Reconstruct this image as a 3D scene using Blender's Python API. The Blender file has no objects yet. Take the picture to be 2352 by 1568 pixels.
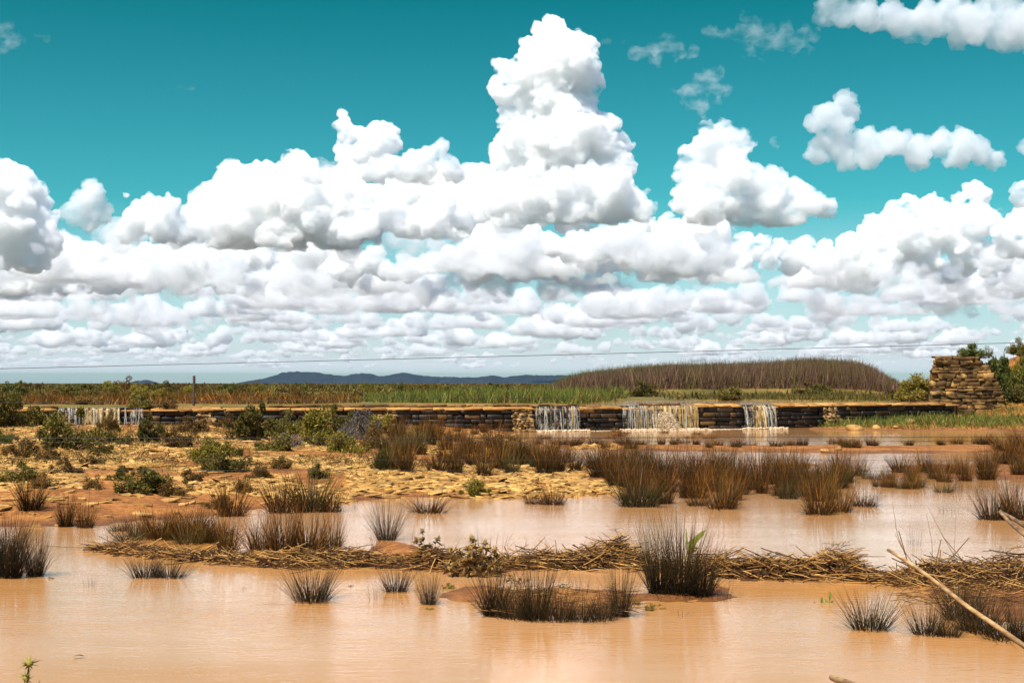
import bpy, math, random, bmesh
import numpy as np
from mathutils import Vector, Matrix
sc=bpy.context.scene
# ---------------------------------------------------------------- camera, sky, sun, exposure
F=3267.0; CAMZ=2.3; PITCH=math.atan(96/F)
cd=bpy.data.cameras.new('camera'); cam=bpy.data.objects.new('camera',cd); sc.collection.objects.link(cam); sc.camera=cam
cd.sensor_width=36; cd.lens=36*F/2352; cd.clip_start=0.1; cd.clip_end=200000
cam.location=(0,0,CAMZ); cam.rotation_euler=(math.pi/2+PITCH,0,0)
SUN_EL,SUN_AZ=math.radians(58),math.radians(215)
w=bpy.data.worlds.new('World'); sc.world=w; w.use_nodes=True
nt=w.node_tree; bg=nt.nodes['Background']
sky=nt.nodes.new('ShaderNodeTexSky'); sky.sky_type='NISHITA'; sky.sun_disc=False
sky.sun_elevation=SUN_EL; sky.sun_rotation=SUN_AZ; sky.air_density=1.0; sky.dust_density=0.6; sky.ozone_density=1.5
mx=nt.nodes.new('ShaderNodeMix'); mx.data_type='RGBA'; mx.blend_type='MULTIPLY'; mx.inputs[0].default_value=1
nt.links.new(sky.outputs[0],mx.inputs[6])
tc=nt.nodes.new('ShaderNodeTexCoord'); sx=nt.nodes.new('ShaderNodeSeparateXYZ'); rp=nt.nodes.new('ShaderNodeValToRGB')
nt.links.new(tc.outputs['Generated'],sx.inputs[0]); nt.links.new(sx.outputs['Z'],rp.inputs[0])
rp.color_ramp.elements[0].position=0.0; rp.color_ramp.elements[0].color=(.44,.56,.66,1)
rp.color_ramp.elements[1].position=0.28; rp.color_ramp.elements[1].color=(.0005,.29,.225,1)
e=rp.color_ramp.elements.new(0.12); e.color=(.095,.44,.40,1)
e=rp.color_ramp.elements.new(0.36); e.color=(.02,.29,.26,1); e=rp.color_ramp.elements.new(0.62); e.color=(.30,.46,.78,1)  # unseen sky above the frame, made bluer and brighter as added cool fill
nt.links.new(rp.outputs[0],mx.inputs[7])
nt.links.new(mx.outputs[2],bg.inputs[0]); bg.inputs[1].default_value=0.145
w.cycles.sampling_method='MANUAL'; w.cycles.sample_map_resolution=512
sl=bpy.data.lights.new('sun','SUN'); so=bpy.data.objects.new('sun',sl); sc.collection.objects.link(so)
sl.energy=5.0; sl.angle=math.radians(.5); sl.color=(1,.94,.83)
so.rotation_euler=Vector((math.sin(SUN_AZ)*math.cos(SUN_EL), math.cos(SUN_AZ)*math.cos(SUN_EL), math.sin(SUN_EL))).to_track_quat('Z','Y').to_euler()
sc.view_settings.view_transform='Standard'; sc.view_settings.look='None'; sc.view_settings.exposure=0.66
sc.cycles.use_denoising=True; sc.cycles.volume_bounces=20; sc.cycles.max_bounces=20; sc.cycles.diffuse_bounces=3
sc.cycles.glossy_bounces=3; sc.cycles.transmission_bounces=4; sc.cycles.transparent_max_bounces=24
# ---------------------------------------------------------------- helpers
def ray(px,py):
    x=(px-1176)/F; z=(784-py)/F
    c,s=math.cos(PITCH),math.sin(PITCH)
    return np.array([x, c-z*s, s+z*c])
def atd(px,py,d):            # point seen at (px,py) of the 2352 wide view, at distance d
    r=ray(px,py); r=r*(d/r[1]); return np.array([r[0],d,CAMZ+r[2]])
def atz(px,py,z=0.0):        # point seen at (px,py) lying at height z
    r=ray(px,py); t=(z-CAMZ)/r[2]; return np.array([r[0]*t,r[1]*t,z])
def ss(a,b,x):
    t=np.clip((x-a)/(b-a),0,1); return t*t*(3-2*t)
def vnoise(x,y,seed=0):
    x=np.asarray(x,float); y=np.asarray(y,float); xi=np.floor(x).astype(np.int64); yi=np.floor(y).astype(np.int64); fx=x-xi; fy=y-yi
    def h(a,b):
        n=(a*374761393+b*668265263+seed*144665)&0x7fffffff; n=((n^(n>>13))*1274126177)&0x7fffffff; return ((n^(n>>16))&0xffff)/65535.0
    u=fx*fx*(3-2*fx); v=fy*fy*(3-2*fy)
    return (h(xi,yi)*(1-u)+h(xi+1,yi)*u)*(1-v)+(h(xi,yi+1)*(1-u)+h(xi+1,yi+1)*u)*v
def fbm(x,y,o=4,seed=0):
    s=0;a=.5
    for i in range(o): s=s+a*vnoise(np.asarray(x)*2**i,np.asarray(y)*2**i,seed+i); a*=.5
    return s/(1-.5**o)
def ico(sub):
    bm=bmesh.new(); bmesh.ops.create_icosphere(bm,subdivisions=sub,radius=1.0)
    v=np.array([x.co[:] for x in bm.verts]); f=np.array([[q.index for q in p.verts] for p in bm.faces]); bm.free(); return v,f
ICO={1:ico(1),2:ico(2),3:ico(3)}
def mesh_np(name,V,Fa,smooth=False):
    me=bpy.data.meshes.new(name); V=np.asarray(V,dtype=np.float32).reshape(-1,3); Fa=np.asarray(Fa,dtype=np.int32); n=Fa.shape[1]
    me.vertices.add(len(V)); me.vertices.foreach_set('co',V.ravel())
    me.loops.add(Fa.size); me.loops.foreach_set('vertex_index',Fa.ravel())
    me.polygons.add(len(Fa)); me.polygons.foreach_set('loop_start',np.arange(0,Fa.size,n,dtype=np.int32))
    me.update(calc_edges=True)
    if smooth: me.polygons.foreach_set('use_smooth',np.ones(len(Fa),dtype=bool))
    return me
class MB:                    # collects quads into one mesh
    def __init__(s): s.V=[]; s.Q=[]; s.n=0
    def add(s,V,Q):
        V=np.asarray(V,float).reshape(-1,3); s.V.append(V); s.Q.append(np.asarray(Q,int)+s.n); s.n+=len(V); return s
    def data(s): return np.concatenate(s.V),np.concatenate(s.Q)
    def build(s,name,m,parent=None,smooth=False):
        V,Q=s.data(); me=mesh_np(name,V,Q,smooth); me.materials.append(m); return link(name,me,parent)
def link(name,me,parent=None):
    o=bpy.data.objects.new(name,me); sc.collection.objects.link(o)
    if parent is not None: o.parent=parent
    return o
def tag(o,label=None,cat=None,group=None,kind=None):
    if label: o['label']=label
    if cat: o['category']=cat
    if group: o['group']=group
    if kind: o['kind']=kind
    return o
def copy_tree(o):
    r=o.copy(); sc.collection.objects.link(r)
    for c in o.children:
        d=c.copy(); sc.collection.objects.link(d); d.parent=r
    return r
def tubes(P,R,k=5):          # P (n,m,3) centre lines, R (n,m) radii -> quads of k-sided tapered tubes
    P=np.asarray(P,float); R=np.asarray(R,float); n,m,_=P.shape
    T=np.gradient(P,axis=1); T/=np.linalg.norm(T,axis=2,keepdims=True)+1e-9
    up=np.where(np.abs(T[...,2:3])>.9,np.array([1.,0,0]),np.array([0,0,1.])); A=np.cross(T,up); A/=np.linalg.norm(A,axis=2,keepdims=True)+1e-9; B=np.cross(T,A)
    a=np.arange(k)*2*math.pi/k
    V=P[:,:,None,:]+R[:,:,None,None]*(np.cos(a)[None,None,:,None]*A[:,:,None,:]+np.sin(a)[None,None,:,None]*B[:,:,None,:])
    i=np.arange(m-1)[:,None]*k; j=np.arange(k)[None,:]; j2=(j+1)%k
    q=np.stack([i+j,i+j2,i+k+j2,i+k+j],-1).reshape(-1,4)
    Q=(q[None]+(np.arange(n)*m*k)[:,None,None]).reshape(-1,4)
    return V.reshape(-1,3),Q
def ribbons(P,W,rng):        # flat tapered ribbons facing random ways
    P=np.asarray(P,float); n,m,_=P.shape
    a=rng.uniform(0,math.pi,n); S=np.stack([np.cos(a),np.sin(a),np.zeros(n)],1)[:,None,:]
    W=np.asarray(W)[:,:,None]
    V=np.stack([P-S*W/2,P+S*W/2],2).reshape(-1,3)
    i=np.arange(m-1)[:,None]*2; q=np.concatenate([i,i+1,i+3,i+2],1)
    Q=(q[None]+(np.arange(n)*m*2)[:,None,None]).reshape(-1,4)
    return V,Q
def blades(rng,n,rad,h,lean,wid,seg=4,hv=.35,bend=.5,base=None):
    """n grass blades: centre lines from a clump base of radius rad"""
    a=rng.uniform(0,2*math.pi,n); r=rad*np.sqrt(rng.uniform(0,1,n))
    bx,by=r*np.cos(a),r*np.sin(a)
    if base is not None: bx,by,bz=base
    else: bz=np.zeros(n)
    aa=a+rng.normal(0,.7,n); L=h*rng.uniform(1-hv,1+hv*.6,n); th=np.abs(rng.normal(0,lean,n))+.15*lean+r/max(rad,1e-6)*lean*.7
    t=np.linspace(0,1,seg+1)[None,:]
    ang=th[:,None]*(1+bend*t*rng.uniform(0,2,n)[:,None])
    out=np.cumsum(np.concatenate([np.zeros((n,1)),np.sin(ang[:,1:])/seg],1),1)*L[:,None]
    up=np.cumsum(np.concatenate([np.zeros((n,1)),np.cos(ang[:,1:])/seg],1),1)*L[:,None]
    P=np.stack([bx[:,None]+out*np.cos(aa)[:,None],by[:,None]+out*np.sin(aa)[:,None],bz[:,None]+up],2)
    W=wid*rng.uniform(.7,1.3,n)[:,None]*(1-.85*t**1.5)*np.ones((n,1))
    return P,W
# ---------------------------------------------------------------- materials
def newmat(name):
    m=bpy.data.materials.new(name); m.use_nodes=True; n=m.node_tree; b=n.nodes['Principled BSDF']; return m,n,b
def ramp(n,stops,src):
    r=n.nodes.new('ShaderNodeValToRGB'); cr=r.color_ramp
    cr.elements[0].position,cr.elements[0].color=stops[0][0],(*stops[0][1],1)
    cr.elements[1].position,cr.elements[1].color=stops[-1][0],(*stops[-1][1],1)
    for p,c in stops[1:-1]: e=cr.elements.new(p); e.color=(*c,1)
    n.links.new(src,r.inputs[0]); return r
def noise(n,scale,detail=4,coord='Object',sc3=None,rough=.55):
    t=n.nodes.new('ShaderNodeTexCoord'); x=n.nodes.new('ShaderNodeTexNoise'); x.inputs['Scale'].default_value=scale; x.inputs['Detail'].default_value=detail; x.inputs['Roughness'].default_value=rough
    if coord=='World': g=n.nodes.new('ShaderNodeNewGeometry'); src=g.outputs['Position']
    else: src=t.outputs[coord]
    if sc3:
        mp=n.nodes.new('ShaderNodeMapping'); mp.inputs['Scale'].default_value=sc3; n.links.new(src,mp.inputs[0]); src=mp.outputs[0]
    n.links.new(src,x.inputs['Vector']); return x
def mix(n,kind,fac,a,b):
    m=n.nodes.new('ShaderNodeMix'); m.data_type='RGBA'; m.blend_type=kind
    for s,v in ((0,fac),(6,a),(7,b)):
        if hasattr(v,'links') : n.links.new(v,m.inputs[s])
        else: m.inputs[s].default_value=v if s==0 else (*v,1)
    return m.outputs[2]
def bump(n,b,h,strength,dist):
    x=n.nodes.new('ShaderNodeBump'); x.inputs['Strength'].default_value=strength; x.inputs['Distance'].default_value=dist
    n.links.new(h,x.inputs['Height']); n.links.new(x.outputs[0],b.inputs['Normal'])
def plant_mat(name,stops,trans=.25,rough=.7,objvar=.35,hgrad=None):
    """leaf colour: random per blade, varied per plant, optional root-to-tip colour of the plant itself"""
    m,n,b=newmat(name); g=n.nodes.new('ShaderNodeNewGeometry'); oi=n.nodes.new('ShaderNodeObjectInfo')
    r=ramp(n,stops,g.outputs['Random Per Island']); col=r.outputs[0]
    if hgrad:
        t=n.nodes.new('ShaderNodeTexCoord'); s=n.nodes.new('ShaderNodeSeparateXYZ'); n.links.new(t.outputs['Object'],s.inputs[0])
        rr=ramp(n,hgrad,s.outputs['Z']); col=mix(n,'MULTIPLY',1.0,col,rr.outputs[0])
    mr=n.nodes.new('ShaderNodeMapRange'); n.links.new(oi.outputs['Random'],mr.inputs[0]); mr.inputs[3].default_value=1-objvar; mr.inputs[4].default_value=1+objvar
    hs=n.nodes.new('ShaderNodeHueSaturation'); n.links.new(mr.outputs[0],hs.inputs['Value']); n.links.new(col,hs.inputs['Color'])
    n.links.new(hs.outputs[0],b.inputs['Base Color']); b.inputs['Roughness'].default_value=rough; b.inputs['Specular IOR Level'].default_value=.25
    if trans:
        tr=n.nodes.new('ShaderNodeBsdfTranslucent'); n.links.new(hs.outputs[0],tr.inputs[0]); ms=n.nodes.new('ShaderNodeMixShader'); ms.inputs[0].default_value=trans
        n.links.new(b.outputs[0],ms.inputs[1]); n.links.new(tr.outputs[0],ms.inputs[2]); n.links.new(ms.outputs[0],n.nodes['Material Output'].inputs[0])
    return m
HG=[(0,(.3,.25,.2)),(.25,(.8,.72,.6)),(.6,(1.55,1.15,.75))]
M={}
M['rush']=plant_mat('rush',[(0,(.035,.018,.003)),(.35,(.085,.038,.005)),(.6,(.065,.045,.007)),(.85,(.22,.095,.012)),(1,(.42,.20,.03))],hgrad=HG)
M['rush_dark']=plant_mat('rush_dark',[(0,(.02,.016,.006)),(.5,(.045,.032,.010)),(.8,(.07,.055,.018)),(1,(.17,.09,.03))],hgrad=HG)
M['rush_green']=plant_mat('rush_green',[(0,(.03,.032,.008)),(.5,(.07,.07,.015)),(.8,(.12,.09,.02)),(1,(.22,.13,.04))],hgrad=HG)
M['green_reed']=plant_mat('green_reed',[(0,(.04,.055,.008)),(.4,(.07,.105,.013)),(.75,(.15,.16,.02)),(1,(.32,.22,.05))])
M['dead_reed']=plant_mat('dead_reed',[(0,(.06,.036,.02)),(.5,(.105,.055,.032)),(.85,(.15,.08,.045)),(1,(.26,.15,.08))],trans=.15)
M['straw']=plant_mat('straw',[(0,(.03,.013,.004)),(.4,(.10,.042,.011)),(.75,(.32,.155,.035)),(1,(.58,.33,.10))],trans=.1,objvar=.15)
M['scrub_grass']=plant_mat('scrub_grass',[(0,(.06,.045,.008)),(.4,(.14,.10,.014)),(.7,(.20,.17,.02)),(1,(.36,.22,.05))])
M['olive']=plant_mat('olive_leaf',[(0,(.04,.035,.006)),(.5,(.12,.10,.014)),(1,(.25,.19,.03))])
M['green']=plant_mat('green_leaf',[(0,(.025,.038,.006)),(.5,(.075,.09,.014)),(1,(.17,.17,.025))])
M['yellow']=plant_mat('yellow_green_leaf',[(0,(.08,.065,.008)),(.5,(.21,.17,.018)),(1,(.38,.28,.04))])
M['brown']=plant_mat('brown_leaf',[(0,(.04,.024,.005)),(.5,(.13,.072,.012)),(1,(.26,.14,.03))])
M['grey']=plant_mat('grey_leaf',[(0,(.06,.05,.045)),(.5,(.15,.12,.10)),(1,(.27,.22,.18))])
M['twig']=plant_mat('twig',[(0,(.05,.03,.015)),(1,(.14,.08,.04))],trans=0)

def stone_mat(name,stops,sc_=3,rough=.85,bs=.6,spec=.3,stain=None):
    m,n,b=newmat(name); g=n.nodes.new('ShaderNodeNewGeometry'); r=ramp(n,stops,g.outputs['Random Per Island'])
    x=noise(n,sc_*2.2,6,'World'); rr=ramp(n,[(.3,(.62,.58,.55)),(.7,(1.25,1.2,1.15))],x.outputs[0]); col=mix(n,'MULTIPLY',1.0,r.outputs[0],rr.outputs[0])
    if stain:
        y=noise(n,1.1,5,'World'); ry=ramp(n,[(.42,(0,0,0)),(.6,(1,1,1))],y.outputs[0]); col=mix(n,'MIX',ry.outputs[0],col,stain)
    n.links.new(col,b.inputs['Base Color']); b.inputs['Roughness'].default_value=rough; b.inputs['Specular IOR Level'].default_value=spec
    z=noise(n,sc_*7,5,'World'); bump(n,b,z.outputs[0],bs,.03); return m
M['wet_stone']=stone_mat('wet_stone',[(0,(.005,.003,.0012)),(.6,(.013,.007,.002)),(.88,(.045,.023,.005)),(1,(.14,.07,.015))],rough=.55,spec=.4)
M['dry_stone']=stone_mat('dry_stone',[(0,(.10,.05,.014)),(.4,(.20,.105,.03)),(.8,(.32,.18,.05)),(1,(.46,.28,.09))],stain=(.08,.042,.012))
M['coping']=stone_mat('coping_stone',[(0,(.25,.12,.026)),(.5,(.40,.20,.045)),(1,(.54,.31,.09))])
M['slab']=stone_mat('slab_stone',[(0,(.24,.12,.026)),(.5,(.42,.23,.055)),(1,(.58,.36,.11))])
M['mortar']=stone_mat('mortar',[(0,(.012,.008,.004)),(1,(.02,.012,.006))])
M['rubble']=stone_mat('rubble',[(0,(.14,.08,.03)),(.5,(.28,.17,.06)),(1,(.5,.33,.14))],sc_=6)

def cane_mat(name,stops):
    m,n,b=newmat(name); x=noise(n,1.0,6,'World',(14,14,60)); r=ramp(n,stops,x.outputs[0]); y=noise(n,1.0,4,'World',(5,5,9)); rr=ramp(n,[(.35,(.45,.38,.32)),(.6,(1.1,1.1,1.1))],y.outputs[0])
    n.links.new(mix(n,'MULTIPLY',1.0,r.outputs[0],rr.outputs[0]),b.inputs['Base Color']); b.inputs['Roughness'].default_value=.6; bump(n,b,x.outputs[0],.4,.003); return m
M['cane']=cane_mat('weathered_cane',[(.3,(.18,.09,.03)),(.5,(.38,.22,.08)),(.7,(.56,.38,.18))])
M['dark_cane']=cane_mat('dark_cane',[(.3,(.10,.05,.02)),(.5,(.22,.12,.05)),(.7,(.42,.26,.11))])
# ---------------------------------------------------------------- terrain, water, mountains
_wp=np.array([-700,-300,0,1200,1780,2190,2300]); _wd=np.array([60.,61.5,63,68,73,78,79.2])
_s=np.linspace(-700,2300,1200); _d=np.interp(_s,_wp,_wd); _d=np.convolve(np.pad(_d,60,mode='edge'),np.ones(121)/121,'valid'); _X=(_s-1176)/F*_d
def wall_xy(px):
    d=np.interp(px,_s,_d); return (px-1176)/F*d,d
def wall_y(x): return np.interp(x,_X,_d)
def poly(pts): return np.array([atz(a,b)[:2] for a,b in pts])
def sdist(P,x,y):            # signed distance, positive inside
    d=np.full(x.shape,1e9); ins=np.zeros(x.shape,bool)
    for i in range(len(P)):
        ax,ay=P[i]; bx,by=P[(i+1)%len(P)]; ex,ey=bx-ax,by-ay
        t=np.clip(((x-ax)*ex+(y-ay)*ey)/(ex*ex+ey*ey+1e-12),0,1); d=np.minimum(d,np.hypot(x-ax-t*ex,y-ay-t*ey))
        if ay!=by: c=((ay>y)!=(by>y))&(x<(bx-ax)*(y-ay)/(by-ay)+ax); ins^=c
    return np.where(ins,d,-d)
LAND=[ # polygon, slope, height
 (poly([(-700,1218),(60,1207),(200,1206),(330,1197),(450,1190),(560,1172),(700,1163),(830,1148),(930,1142),(1050,1141),(1200,1143),(1330,1137),(1425,1130),(1400,1108),(1330,1095),(1250,1062),(1180,1040),(1205,1020),(1170,998),(1150,972),(-700,972)]),.10,.42),
 (poly([(1230,1058),(1400,1072),(1500,1078),(1700,1088),(1850,1092),(1950,1112),(1900,1132),(1700,1122),(1500,1118),(1400,1128)]),.03,.05),
 (poly([(1190,1022),(1350,1019),(1500,1021),(1800,1024),(2100,1022),(2700,1016),(2700,1036),(2100,1041),(1900,1041),(1600,1037),(1380,1034)]),.06,.10),
 (poly([(1865,985),(1980,989),(2352,989),(2800,992),(2800,962),(1865,962)]),.09,.55),
 (poly([(2060,1068),(2352,1064),(2700,1064),(2700,1112),(2352,1104),(2200,1098),(2050,1090)]),.03,.04),
 (poly([(1740,1068),(1860,1064),(1880,1074),(1760,1078)]),.05,.05),
 (poly([(845,1262),(870,1250),(905,1245),(945,1258),(1000,1268),(1040,1280),(1000,1300),(870,1300)]),.28,.20),
 (poly([(1010,1362),(1060,1350),(1120,1345),(1180,1352),(1250,1350),(1400,1352),(1470,1362),(1530,1355),(1660,1352),(1720,1372),(1650,1385),(1500,1382),(1450,1396),(1440,1412),(1300,1416),(1140,1412),(1100,1385),(1040,1378)]),.16,.07),
 (poly([(1470,1362),(1540,1342),(1640,1342),(1690,1362),(1600,1386),(1500,1384)]),.2,.09),
 (poly([(-400,1290),(-100,1280),(60,1288),(90,1310),(40,1332),(-400,1338)]),.1,.05),
 (poly([(2120,1345),(2352,1340),(2800,1345),(2800,1440),(2300,1425),(2180,1400)]),.06,.04),
]
XS=np.linspace(-1,1,821); XS=XS*(0.75+.25*np.abs(XS))
YS=np.concatenate([np.linspace(1.5,14,60,endpoint=False),np.linspace(14,32,260,endpoint=False),np.linspace(32,92,340,endpoint=False),np.geomspace(92,14000,130)])
RP=[(1180,885),(1290,870),(1340,855),(1450,842),(1560,835),(1700,832),(1780,828),(1880,822),(1960,828),(2000,840),(2035,862),(2080,885)]
def upshore(x,y):
    return np.minimum(upshore0(x,y),np.where(x/np.maximum(y,1)*F+1176<1330,wall_y(x)+1.25,999))
def upshore0(x,y):            # distance behind the wall where the upper bank starts
    px=x/np.maximum(y,1)*F+1176
    return np.interp(px,[-700,0,600,830,1200,1330,1400,1440,1720,1780,1900,2140,2400],[66,67,69,70.5,72,75,84,90,92,90,85,83,82])
def height(x,y):
    z=np.full(x.shape,-.32)+.10*(fbm(x*.8,y*.8,3,2)-.5)
    near=(y<95)
    zz=z[near]; xx=x[near]; yy=y[near]
    wob=(fbm(xx*1.3,yy*1.3,3,5)-.5)*.8+(fbm(xx*5,yy*5,2,9)-.5)*.25
    for P,sl_,h in LAND:
        sc_=np.clip(yy/35,.3,1.4); sd=sdist(P,xx,yy)+wob*sc_
        zz=np.maximum(zz,np.where(sd<0,np.maximum(sd*sl_*2.5,-.32),h*(1-np.exp(-np.maximum(sd,0)*sl_/h))))
    bank=sdist(LAND[0][0],xx,yy)
    zz=zz+np.where(zz>0,np.clip(zz*2,0,1)*.26*(fbm(xx*.55,yy*.4,4,21)-.45)*np.clip(bank/3,0,1),0)+np.where(zz>0,.05*(fbm(xx*4,yy*4,3,31)-.5),0)
    zz=np.maximum(zz,-.32+.95*ss(8.8,5.5,yy))
    z[near]=zz
    yw=wall_y(x); up=np.where(x<24.2,ss(yw+.35,yw+.7,y),ss(yw+1.5,yw+2.1,y)); up=np.where(x<27.6,up,ss(yw-3.5,yw+3,y))
    us=upshore(x,y); zu=.95+.32*ss(-1.2,.6,y-us)+.12*ss(0,90,y-us)+.25*ss(150,3000,y)+np.where(y>us+1,(fbm(x*.18,y*.12,4,41)-.5)*.25,0)
    z=z*(1-up)+zu*up
    m=4.15*np.exp(-((x-33)/4.3)**2/2-((y-85)/6)**2/2)*(.8+.4*fbm(x*.5,y*.5,3,51)); z=np.where(x>24,np.maximum(z,m),z)
    px=x/np.maximum(y,1)*F+1176; zt=2.3+(880-np.interp(px,[p[0] for p in RP],[p[1] for p in RP]))/F*165
    hill=np.clip(zt-2.9,0,9)*ss(128,150,y)*ss(230,180,y); z=z+hill
    return z
X,Y=np.meshgrid(XS,YS); X=X*(Y*.47+6); Z=height(X,Y)
nr,nc=X.shape; idx=np.arange(nr*nc).reshape(nr,nc)
Q=np.stack([idx[:-1,:-1],idx[:-1,1:],idx[1:,1:],idx[1:,:-1]],-1).reshape(-1,4)
me=mesh_np('ground',np.stack([X,Y,Z],-1),Q,True)
m,n,b=newmat('ground_soil')
g=n.nodes.new('ShaderNodeNewGeometry'); sp=n.nodes.new('ShaderNodeSeparateXYZ'); n.links.new(g.outputs['Position'],sp.inputs[0])
n1=noise(n,.9,6,'World'); soil=ramp(n,[(.3,(.15,.052,.010)),(.5,(.29,.112,.023)),(.72,(.46,.195,.04))],n1.outputs[0]).outputs[0]
n2=noise(n,9,6,'World'); fine=ramp(n,[(.3,(.55,.5,.46)),(.6,(1.15,1.12,1.1))],n2.outputs[0]).outputs[0]
soil=mix(n,'MULTIPLY',1.0,soil,fine)
n4=noise(n,.35,5,'World',(1,.5,1)); plain=ramp(n,[(.3,(.07,.055,.010)),(.5,(.14,.10,.016)),(.68,(.24,.14,.03)),(.8,(.36,.20,.05))],n4.outputs[0]).outputs[0]
fy=n.nodes.new('ShaderNodeMapRange'); n.links.new(sp.outputs['Z'],fy.inputs[0]); fy.inputs[1].default_value=.85; fy.inputs[2].default_value=1.0
fx=n.nodes.new('ShaderNodeMapRange'); n.links.new(sp.outputs['X'],fx.inputs[0]); fx.inputs[1].default_value=28; fx.inputs[2].default_value=26
mm=n.nodes.new('ShaderNodeMath'); mm.operation='MULTIPLY'; n.links.new(fy.outputs[0],mm.inputs[0]); n.links.new(fx.outputs[0],mm.inputs[1])
ad=n.nodes.new('ShaderNodeMapRange'); n.links.new(sp.outputs['Y'],ad.inputs[0]); ad.inputs[1].default_value=110; ad.inputs[2].default_value=140
mxx=n.nodes.new('ShaderNodeMath'); mxx.operation='MAXIMUM'; n.links.new(mm.outputs[0],mxx.inputs[0]); n.links.new(ad.outputs[0],mxx.inputs[1])
col=mix(n,'MIX',mxx.outputs[0],soil,plain)
far=n.nodes.new('ShaderNodeMapRange'); n.links.new(sp.outputs['Y'],far.inputs[0]); far.inputs[1].default_value=220; far.inputs[2].default_value=700
heath=ramp(n,[(.3,(.040,.042,.034)),(.7,(.095,.088,.066))],n4.outputs[0]).outputs[0]; col=mix(n,'MIX',far.outputs[0],col,heath)
wz=n.nodes.new('ShaderNodeMapRange'); n.links.new(sp.outputs['Z'],wz.inputs[0]); wz.inputs[1].default_value=.07; wz.inputs[2].default_value=.0
wet=n.nodes.new('ShaderNodeMath'); wet.operation='MULTIPLY'; n.links.new(wz.outputs[0],wet.inputs[0]); wet.inputs[1].default_value=.6
col=mix(n,'MIX',wet.outputs[0],col,(.09,.036,.012))
n.links.new(col,b.inputs['Base Color']); b.inputs['Specular IOR Level'].default_value=.3
rg=n.nodes.new('ShaderNodeMapRange'); n.links.new(wz.outputs[0],rg.inputs[0]); rg.inputs[3].default_value=.9; rg.inputs[4].default_value=.45; n.links.new(rg.outputs[0],b.inputs['Roughness'])
n3=noise(n,16,8,'World'); bump(n,b,n3.outputs[0],.7,.05)
me.materials.append(m); ground=tag(link('ground',me),kind='structure')
def gz(x,y): return height(np.atleast_1d(np.asarray(x,float)),np.atleast_1d(np.asarray(y,float)))
def water_mat(name,col,amp):
    m,n,b=newmat(name)
    a=noise(n,1.0,3,'World',(.55,1.9,1)); c=noise(n,1.0,4,'World',(5,13,1)); d=noise(n,1.0,2,'World',(16,34,1))
    pt=noise(n,1.0,5,'World',(.10,.28,1)); r=ramp(n,[(.35,(col[0]*.95,col[1]*.86,col[2]*.55)),(.65,(col[0]*1.05,col[1]*1.18,col[2]*1.6))],pt.outputs[0])
    n.links.new(r.outputs[0],b.inputs['Base Color'])
    # ripple strength varies in slow patches (wind)
    pw=noise(n,1.0,4,'World',(.16,.5,1)); rw=ramp(n,[(.4,(.25,.25,.25)),(.62,(1,1,1))],pw.outputs[0])
    m1=n.nodes.new('ShaderNodeMath'); m1.operation='MULTIPLY'; n.links.new(c.outputs[0],m1.inputs[0]); n.links.new(rw.outputs[0],m1.inputs[1])
    m3=n.nodes.new('ShaderNodeMath'); m3.operation='MULTIPLY_ADD'; n.links.new(d.outputs[0],m3.inputs[0]); m3.inputs[1].default_value=.25; n.links.new(m1.outputs[0],m3.inputs[2])
    m2=n.nodes.new('ShaderNodeMath'); m2.operation='MULTIPLY_ADD'; n.links.new(a.outputs[0],m2.inputs[0]); m2.inputs[1].default_value=.8; n.links.new(m3.outputs[0],m2.inputs[2])
    bump(n,b,m2.outputs[0],1.0,amp); b.inputs['Roughness'].default_value=.035; b.inputs['IOR'].default_value=1.65; b.inputs['Specular IOR Level'].default_value=.5
    return m
WM=water_mat('muddy_water',(.52,.245,.080),.0052)
ys=np.concatenate([np.linspace(-6,60,60),[90]]); xs=np.linspace(-70,70,60); A,B=np.meshgrid(xs,ys); idx=np.arange(A.size).reshape(A.shape)
def grid_q(idx): return np.stack([idx[:-1,:-1],idx[:-1,1:],idx[1:,1:],idx[1:,:-1]],-1).reshape(-1,4)
B2=np.minimum(B,np.where(A<27,wall_y(A)+.5,200)); me=mesh_np('water',np.stack([A,B2,np.zeros_like(A)],-1),grid_q(idx)); me.materials.append(WM)
tag(link('water',me),kind='structure')
# reservoir behind the wall; it laps over the crest where the wall is low
UW=1.205
pxs=np.linspace(-400,2140,500); P=[]
SPILL=[(128,345),(1222,1330),(1424,1602),(1703,1778)]
for f_ in (0,1):
    for px in pxs:
        x,d=wall_xy(px); sp_=any(a<px<b_ for a,b_ in SPILL)
        if f_==0: off=-.03 if sp_ else .75; P.append(((px-1176)/F*(d+off),d+off,UW))
        else: P.append(((px-1176)/F*100,100,UW))
idx=np.arange(2*len(pxs)).reshape(2,-1); me=mesh_np('reservoir_water',P,grid_q(idx)); me.materials.append(WM); tag(link('reservoir_water',me),kind='structure')
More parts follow.
